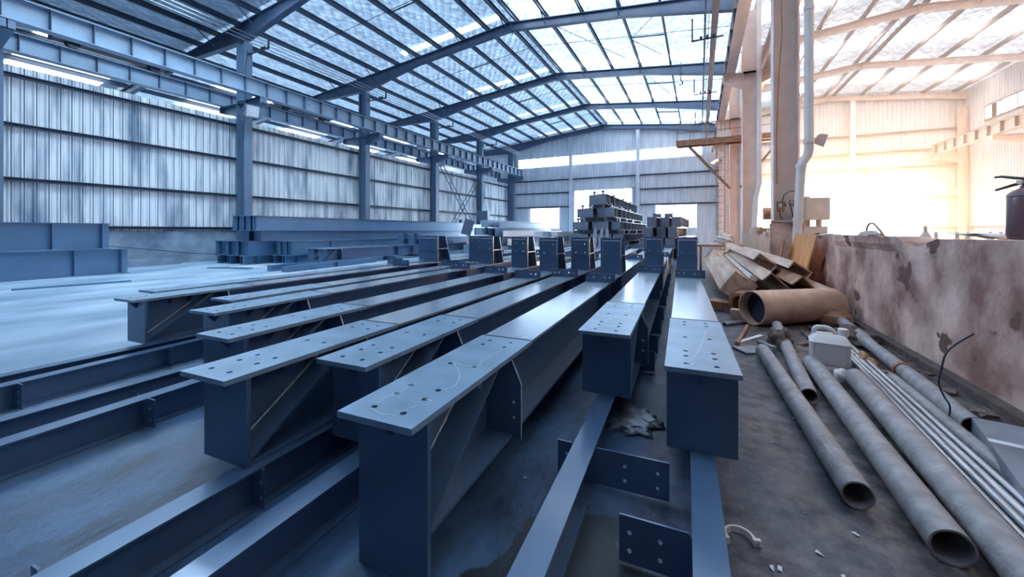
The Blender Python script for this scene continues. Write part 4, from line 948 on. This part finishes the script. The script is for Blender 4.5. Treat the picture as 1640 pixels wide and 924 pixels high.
# small stuff on the floor near the pile
tag(obj('short_tube', MB().tube([(.26, 5.14, .022), (.50, 5.42, .022)], .022, 10, hollow=.004), M_PIPE), 'short thin tube on the floor before the fat pipe', 'tube')
tag(obj('thin_rod', MB().tube([(.325, 4.32, .018), (.50, 5.2, .018)], .018, 8), M_SCRAP), 'thin rusty rod on the floor pointing at the fat pipe', 'rod')
tag(obj('flat_bar', MB().box(-.02, .02, -.25, .25, 0, .012), M_PAPER, None, (.46, 4.62, 0), (0, 0, -.55)), 'short pale flat bar on the dirt floor beside the rod', 'bar')
tag(obj('flat_plate', MB().box(-.14, .14, -.10, .10, 0, .02).box(.10, .14, -.10, .10, .02, .07), M_SHEET, None, (.45, 4.18, 0), (0, 0, .5)), 'small bent plate on the dirt floor left of the long pipes', 'plate')

# ------------------------------------------------------------------ long pipes on the floor
def long_pipe(a, b_, r, label, name='long_pipe', m=M_PIPE, wall=.007, seg=24):
    a, b_ = Vector(a), Vector(b_); n = 8
    pts = [a.lerp(b_, k/n) for k in range(n+1)]
    o = obj(name, MB().tube(pts, r, seg, hollow=wall), m, None, smooth=True)
    return tag(o, label, 'pipe', 'long pipes on the dirt floor')
long_pipe((.50, 4.03, .057), (.565, 1.98, .057), .055, 'weathered steel pipe with a ragged open end, nearest the raised columns')
long_pipe((.78, 5.20, .05), (.632, 3.06, .05), .05, 'short weathered pipe ending behind the first one, left of the jerrycan')
long_pipe((.80, 3.80, .06), (.75, 1.78, .06), .06, 'weathered pipe with an open end right of the first, starting at the jerrycan')
long_pipe((1.0, 3.55, .064), (.84, .9, .064), .062, 'thick weathered pipe running out of view beside the bright tubes')
long_pipe((1.26, 3.75, .037), (1.185, 1.2, .037), .036, 'dark thinner pipe between the bright tubes and the conveyor tube')
for k, (xa, ya, xb, z, r) in enumerate(((1.135, 4.2, .955, .052, .011), (1.165, 4.35, .995, .056, .016), (1.20, 4.45, 1.035, .057, .017), (1.245, 4.6, 1.08, .057, .017))):
    long_pipe((xa, ya, z), (xb, 1.2, z), r, 'bright thin tube on small bearers, %s right of the thick pipe' % ORD[k], 'bright_tube', M_BAR, .003, 12)
for k, y in enumerate((1.9, 3.9)):
    x = .99+.065*(y-1.2)
    tag(obj('tube_bearer', MB().box(x-.06, x+.14, y-.03, y+.03, 0, .038), M_SCRAP), 'small wood bearer under the bright tubes, %s one' % ('front', 'rear')[k], 'bearer', 'bearers under the bright tubes')
t = thing('conveyor_tube', 'long grey tube flattened in the middle, lying along the dwarf wall', 'tube', (0, 0, 0), 0)
q0, q1 = Vector((1.50, 6.3, .07)), Vector((1.315, 2.93, .06))
obj('tube', MB().tube([q0, q0.lerp(q1, .3), q0.lerp(q1, .42), q0.lerp(q1, .52), q0.lerp(q1, .8), q1], [.055, .055, .062, .045, .055, .052], 20, hollow=.006), M_PIPE, t, smooth=True)
for u in (.17, .72): 
    p = q0.lerp(q1, u); d = (q1-q0).normalized()*.02
    obj('collar', MB().tube([p-d, p+d], .062, 20), M_SCRAP, t, smooth=True)
long_pipe((1.0, 5.2, .02), (1.02, 4.2, .02), .014, 'thin pale rod on the floor behind the jerrycan', 'thin_rod', M_BAR, .003, 10)
long_pipe((1.12, 5.45, .02), (1.15, 4.4, .02), .014, 'second thin pale rod behind the jerrycan, nearer the wall', 'thin_rod', M_BAR, .003, 10)

# jerrycan
t = thing('jerrycan', 'white plastic jerrycan standing among the long pipes', 'jerrycan', (.925, 3.87, .0), math.radians(-10))
def rounded(w_, d_, r, n=4):
    out = []
    for cx, cy, a0 in ((w_-r, d_-r, 0), (-w_+r, d_-r, 90), (-w_+r, -d_+r, 180), (w_-r, -d_+r, 270)):
        for k in range(n+1): a = math.radians(a0+90*k/n); out.append((cx+r*math.cos(a), cy+r*math.sin(a)))
    return out
vs = []; fs = []; lev = [(.115, .095, 0, .03), (.125, .105, .012, .03), (.125, .105, .045, .03), (.120, .10, .055, .03), (.125, .105, .065, .03), (.125, .105, .225, .03), (.13, .11, .232, .03), (.124, .104, .24, .03), (.105, .075, .275, .03), (.09, .05, .290, .02)]
for w_, d_, z, r in lev: vs += [(x, y, z) for x, y in rounded(w_, d_, r)]
n = 20
for k in range(len(lev)-1):
    for j in range(n): fs.append((k*n+j, k*n+(j+1) % n, (k+1)*n+(j+1) % n, (k+1)*n+j))
fs.append(tuple(range(n-1, -1, -1))); fs.append(tuple((len(lev)-1)*n+j for j in range(n)))
obj('body', MB().add(vs, fs), M_CAN, t, smooth=True)
obj('handle', MB().tube(sm([(-.095, 0, .26), (-.09, 0, .32), (-.05, 0, .335), (.0, 0, .33), (.035, 0, .30), (.045, 0, .275)]), .017, 10), M_CAN, t, smooth=True)
obj('cap', MB().lathe([(.028, .275), (.028, .285), (.034, .288), (.034, .335), (.028, .34)], (.085, 0, 0), 18), M_CAN, t, smooth=True)
obj('label_panel', MB().box(-.085, .095, -.1075, -.1055, .075, .215), M_CANL, t, label='blank pale label')
# rags, litter, clamp, rebar, sheet
lump('rag', (1.42, 5.05, 0), (.16, .30, .10), M_CLOTH, 'dark crumpled rag between the conveyor tube and the dwarf wall', 'rag', 11, 'rags among the pipes')
lump('rag', (1.22, 4.15, 0), (.07, .16, .07), M_SCRAP, 'brown crumpled rag right of the bright tubes', 'rag', 12, 'rags among the pipes')
lump('rag', (.93, 3.62, 0), (.05, .05, .07), M_CAN, 'small white crushed bottle before the jerrycan', 'bottle', 13, 'rags among the pipes', fold=3)
lump('rag', (.70, 4.45, 0), (.10, .16, .13), M_CLOTH, 'dark crumpled sack with a pale rim left of the jerrycan', 'sack', 14, 'rags among the pipes')
lump('rag', (-.36, 2.35, 0), (.16, .17, .022), M_SHEET, 'crumpled grey foil sheet on the floor beneath the second raised column', 'foil', 15, rz=.4, fold=11)
lump('white_bundle', (.60, 12.0, .75), (.22, .3, .22), M_CLOTH2, 'white bundle on the bench behind the scrap pile', 'bundle', 16)
t = thing('work_bench', 'low cluttered bench behind the scrap pile at the end of the columns', 'bench', (.45, 11.6, 0), 0)
obj('top', MB().box(-.5, .6, -.5, .8, .70, .75), M_SCRAP, t)
for x in (-.42, .5):
    for y in (-.42, .7): obj('leg', MB().box(x-.03, x+.03, y-.03, y+.03, 0, .70), M_SCRAP, t)
for k in range(4):
    tag(obj('bench_scrap', MB().box(-.12, .12, -.02, .02, 0, .03).box(-.04, .04, -.08, .08, .0, .02), M_PAPER, None, (.15+.1*k, 11.3+.1*k, .75), (0, 0, .7*k)), 'pale metal offcut on the cluttered bench, %s from the left' % ORD[k], 'offcut', 'offcuts on the bench')
t = thing('pipe_clamp', 'pale half-ring pipe clamp lying on the floor beside the last floor beam', 'clamp', (.128, 1.60, 0), .3); t.scale = (.75,)*3
obj('half_ring', MB().add(*(lambda v, f: (v, f))([(r*math.cos(a), r*math.sin(a), z) for a in [math.radians(-10+20*k) for k in range(11)] for r, z in ((.055, .0), (.066, .0), (.066, .03), (.055, .03))], [tuple(4*k+q for q in (i, (i+1) % 4, (i+1) % 4+4, i+4)) for k in range(10) for i in range(4)]+[(0, 1, 2, 3), (43, 42, 41, 40)])), M_CAN, t)
obj('lug', MB().box(.052, .085, -.028, -.010, 0, .03), M_CAN, t); obj('lug', MB().box(-.085, -.052, -.028, -.010, 0, .03), M_CAN, t); obj('bolt', MB().tube([(.072, -.05, .015), (.072, .02, .015)], .005, 8), M_BAR, t)
tag(obj('bent_rebar', MB().tube(sm([(1.285, 3.1, .0), (1.235, 2.96, .14), (1.20, 2.93, .20), (1.178, 2.93, .27), (1.188, 2.93, .34), (1.205, 2.93, .43), (1.245, 2.93, .49), (1.315, 2.93, .555)]), .0045, 8), M_DARK), 'bent rusty reinforcing bar sticking up beside the dwarf wall', 'rebar')
t = thing('sheet_stack', 'grey metal sheet lying on blocks in the right corner by the dwarf wall', 'sheet', (1.43, 2.52, 0), math.radians(-14))
obj('sheet', MB().box(-.22, .24, -.40, .38, .10, .108), M_SHEET, t); obj('strip', MB().box(-.22, .24, .06, .10, .108, .111), M_PAPER, t); obj('edge_fold', MB().box(-.22, -.21, -.45, .38, .03, .10), M_SHEET, t)
for y in (-.35, .28): obj('support_block', MB().box(-.15, .2, y-.05, y+.05, 0, .10), M_SCRAP, t)
rs = random.Random(21)
for k in range(16):
    x = rs.uniform(.12, .62); y = rs.uniform(1.45, 3.2)
    if k > 11: x = rs.uniform(-1.2, -.5); y = rs.uniform(.8, 1.6)
    s_ = rs.uniform(.006, .014)
    o = obj('paper_scrap', MB().add([(-s_, -s_*.5, 0), (s_, -s_*.3, .004), (s_*.7, s_*.6, .001), (-s_*.5, s_*.4, .005), (0, 0, .0)], [(0, 1, 2, 3)]).box(-s_*.4, s_*.4, -s_*.2, s_*.2, 0, .003), M_PAPER, None, (x, y, .001), (0, 0, rs.uniform(0, 6)))
    tag(o, 'tiny pale paper scrap on the dirty floor', 'scrap', 'paper scraps on the floor')

M_RUB = mat('rubble', (.20, .14, .12), .9, 0, .4, 15, .4, 40)
for k in range(22):
    y = rs.uniform(2.9, 6.0); x = rs.uniform(1.34, 1.60) if k % 3 else rs.uniform(.9, 1.3)
    if k % 3 == 0: y = rs.uniform(4.3, 5.3)
    a_ = rs.uniform(.015, .045)
    vv = [(sx*a_*rs.uniform(.6, 1.1), sy*a_*rs.uniform(.6, 1.3), sz*a_*rs.uniform(.3, .7)) for sx in (-1, 1) for sy in (-1, 1) for sz in (0, 1)]
    o = obj('rubble_chunk', MB().add(vv, [(0, 1, 3, 2), (4, 6, 7, 5), (0, 4, 5, 1), (2, 3, 7, 6), (0, 2, 6, 4), (1, 5, 7, 3)]), M_RUB, None, (x, y, .001), (0, 0, rs.uniform(0, 6)))
    tag(o, 'small brown rubble chunk in the dirt along the dwarf wall', 'rubble', 'rubble chunks along the wall')

# ================================================================== LIGHT, SKY, CAMERA
wd = bpy.data.worlds.new('World'); S.world = wd; wd.use_nodes = True
bg = wd.node_tree.nodes['Background']; bg.inputs['Color'].default_value = (.70, .85, 1.0, 1); bg.inputs['Strength'].default_value = 8.0
# area lamp added in the big right hall doorway; its orange imitates the flare
door_lamp = bpy.data.lights.new('doorway_warm_lamp', 'AREA'); door_lamp.shape = 'RECTANGLE'; door_lamp.size = 9.2; door_lamp.size_y = 4.4; door_lamp.energy = 1100; door_lamp.color = (1.0, .58, .30); door_lamp.spread = math.radians(60)
so = bpy.data.objects.new('doorway_warm_lamp', door_lamp); COL.objects.link(so)
so.location = (7.7, 33.5, 2.25); so.rotation_euler = (math.radians(-90), 0, 0)

hz = bpy.data.materials.new('flare_haze'); hz.use_nodes = True  # haze box added to imitate the flare around the doorway
hn = hz.node_tree; hn.nodes.remove(hn.nodes['Principled BSDF'])
vsc = hn.nodes.new('ShaderNodeVolumeScatter'); vsc.inputs['Density'].default_value = .008; vsc.inputs['Anisotropy'].default_value = .72; vsc.inputs['Color'].default_value = (1, 1, 1, 1)
hn.links.new(vsc.outputs[0], hn.nodes['Material Output'].inputs['Volume'])
ho = obj('glow_haze', MB().box(2.25, 12.6, 9.6, 32.8, .05, 8.6), hz); ho['kind'] = 'stuff'; ho['label'] = 'added bright haze imitating the flare around the big doorway of the right hall'; ho['category'] = 'haze'

cam = bpy.data.cameras.new('camera'); co = bpy.data.objects.new('camera', cam); COL.objects.link(co)
cam.sensor_fit = 'HORIZONTAL'; cam.sensor_width = 36; cam.lens = 36*626/1640; cam.shift_y = -92/1640; cam.clip_start = .02; cam.clip_end = 400
co.location = (0, 0, CAMH); co.rotation_euler = (PI/2, 0, math.atan2(300, 626))
S.camera = co
S.view_settings.view_transform = 'Standard'; S.view_settings.look = 'None'; S.view_settings.gamma = 1; S.view_settings.exposure = 0.65
S.view_settings.use_curve_mapping = False
S.cycles.max_bounces = 8; S.cycles.diffuse_bounces = 4; S.cycles.volume_bounces = 0; S.cycles.sample_clamp_indirect = 8
S.cycles.use_denoising = True
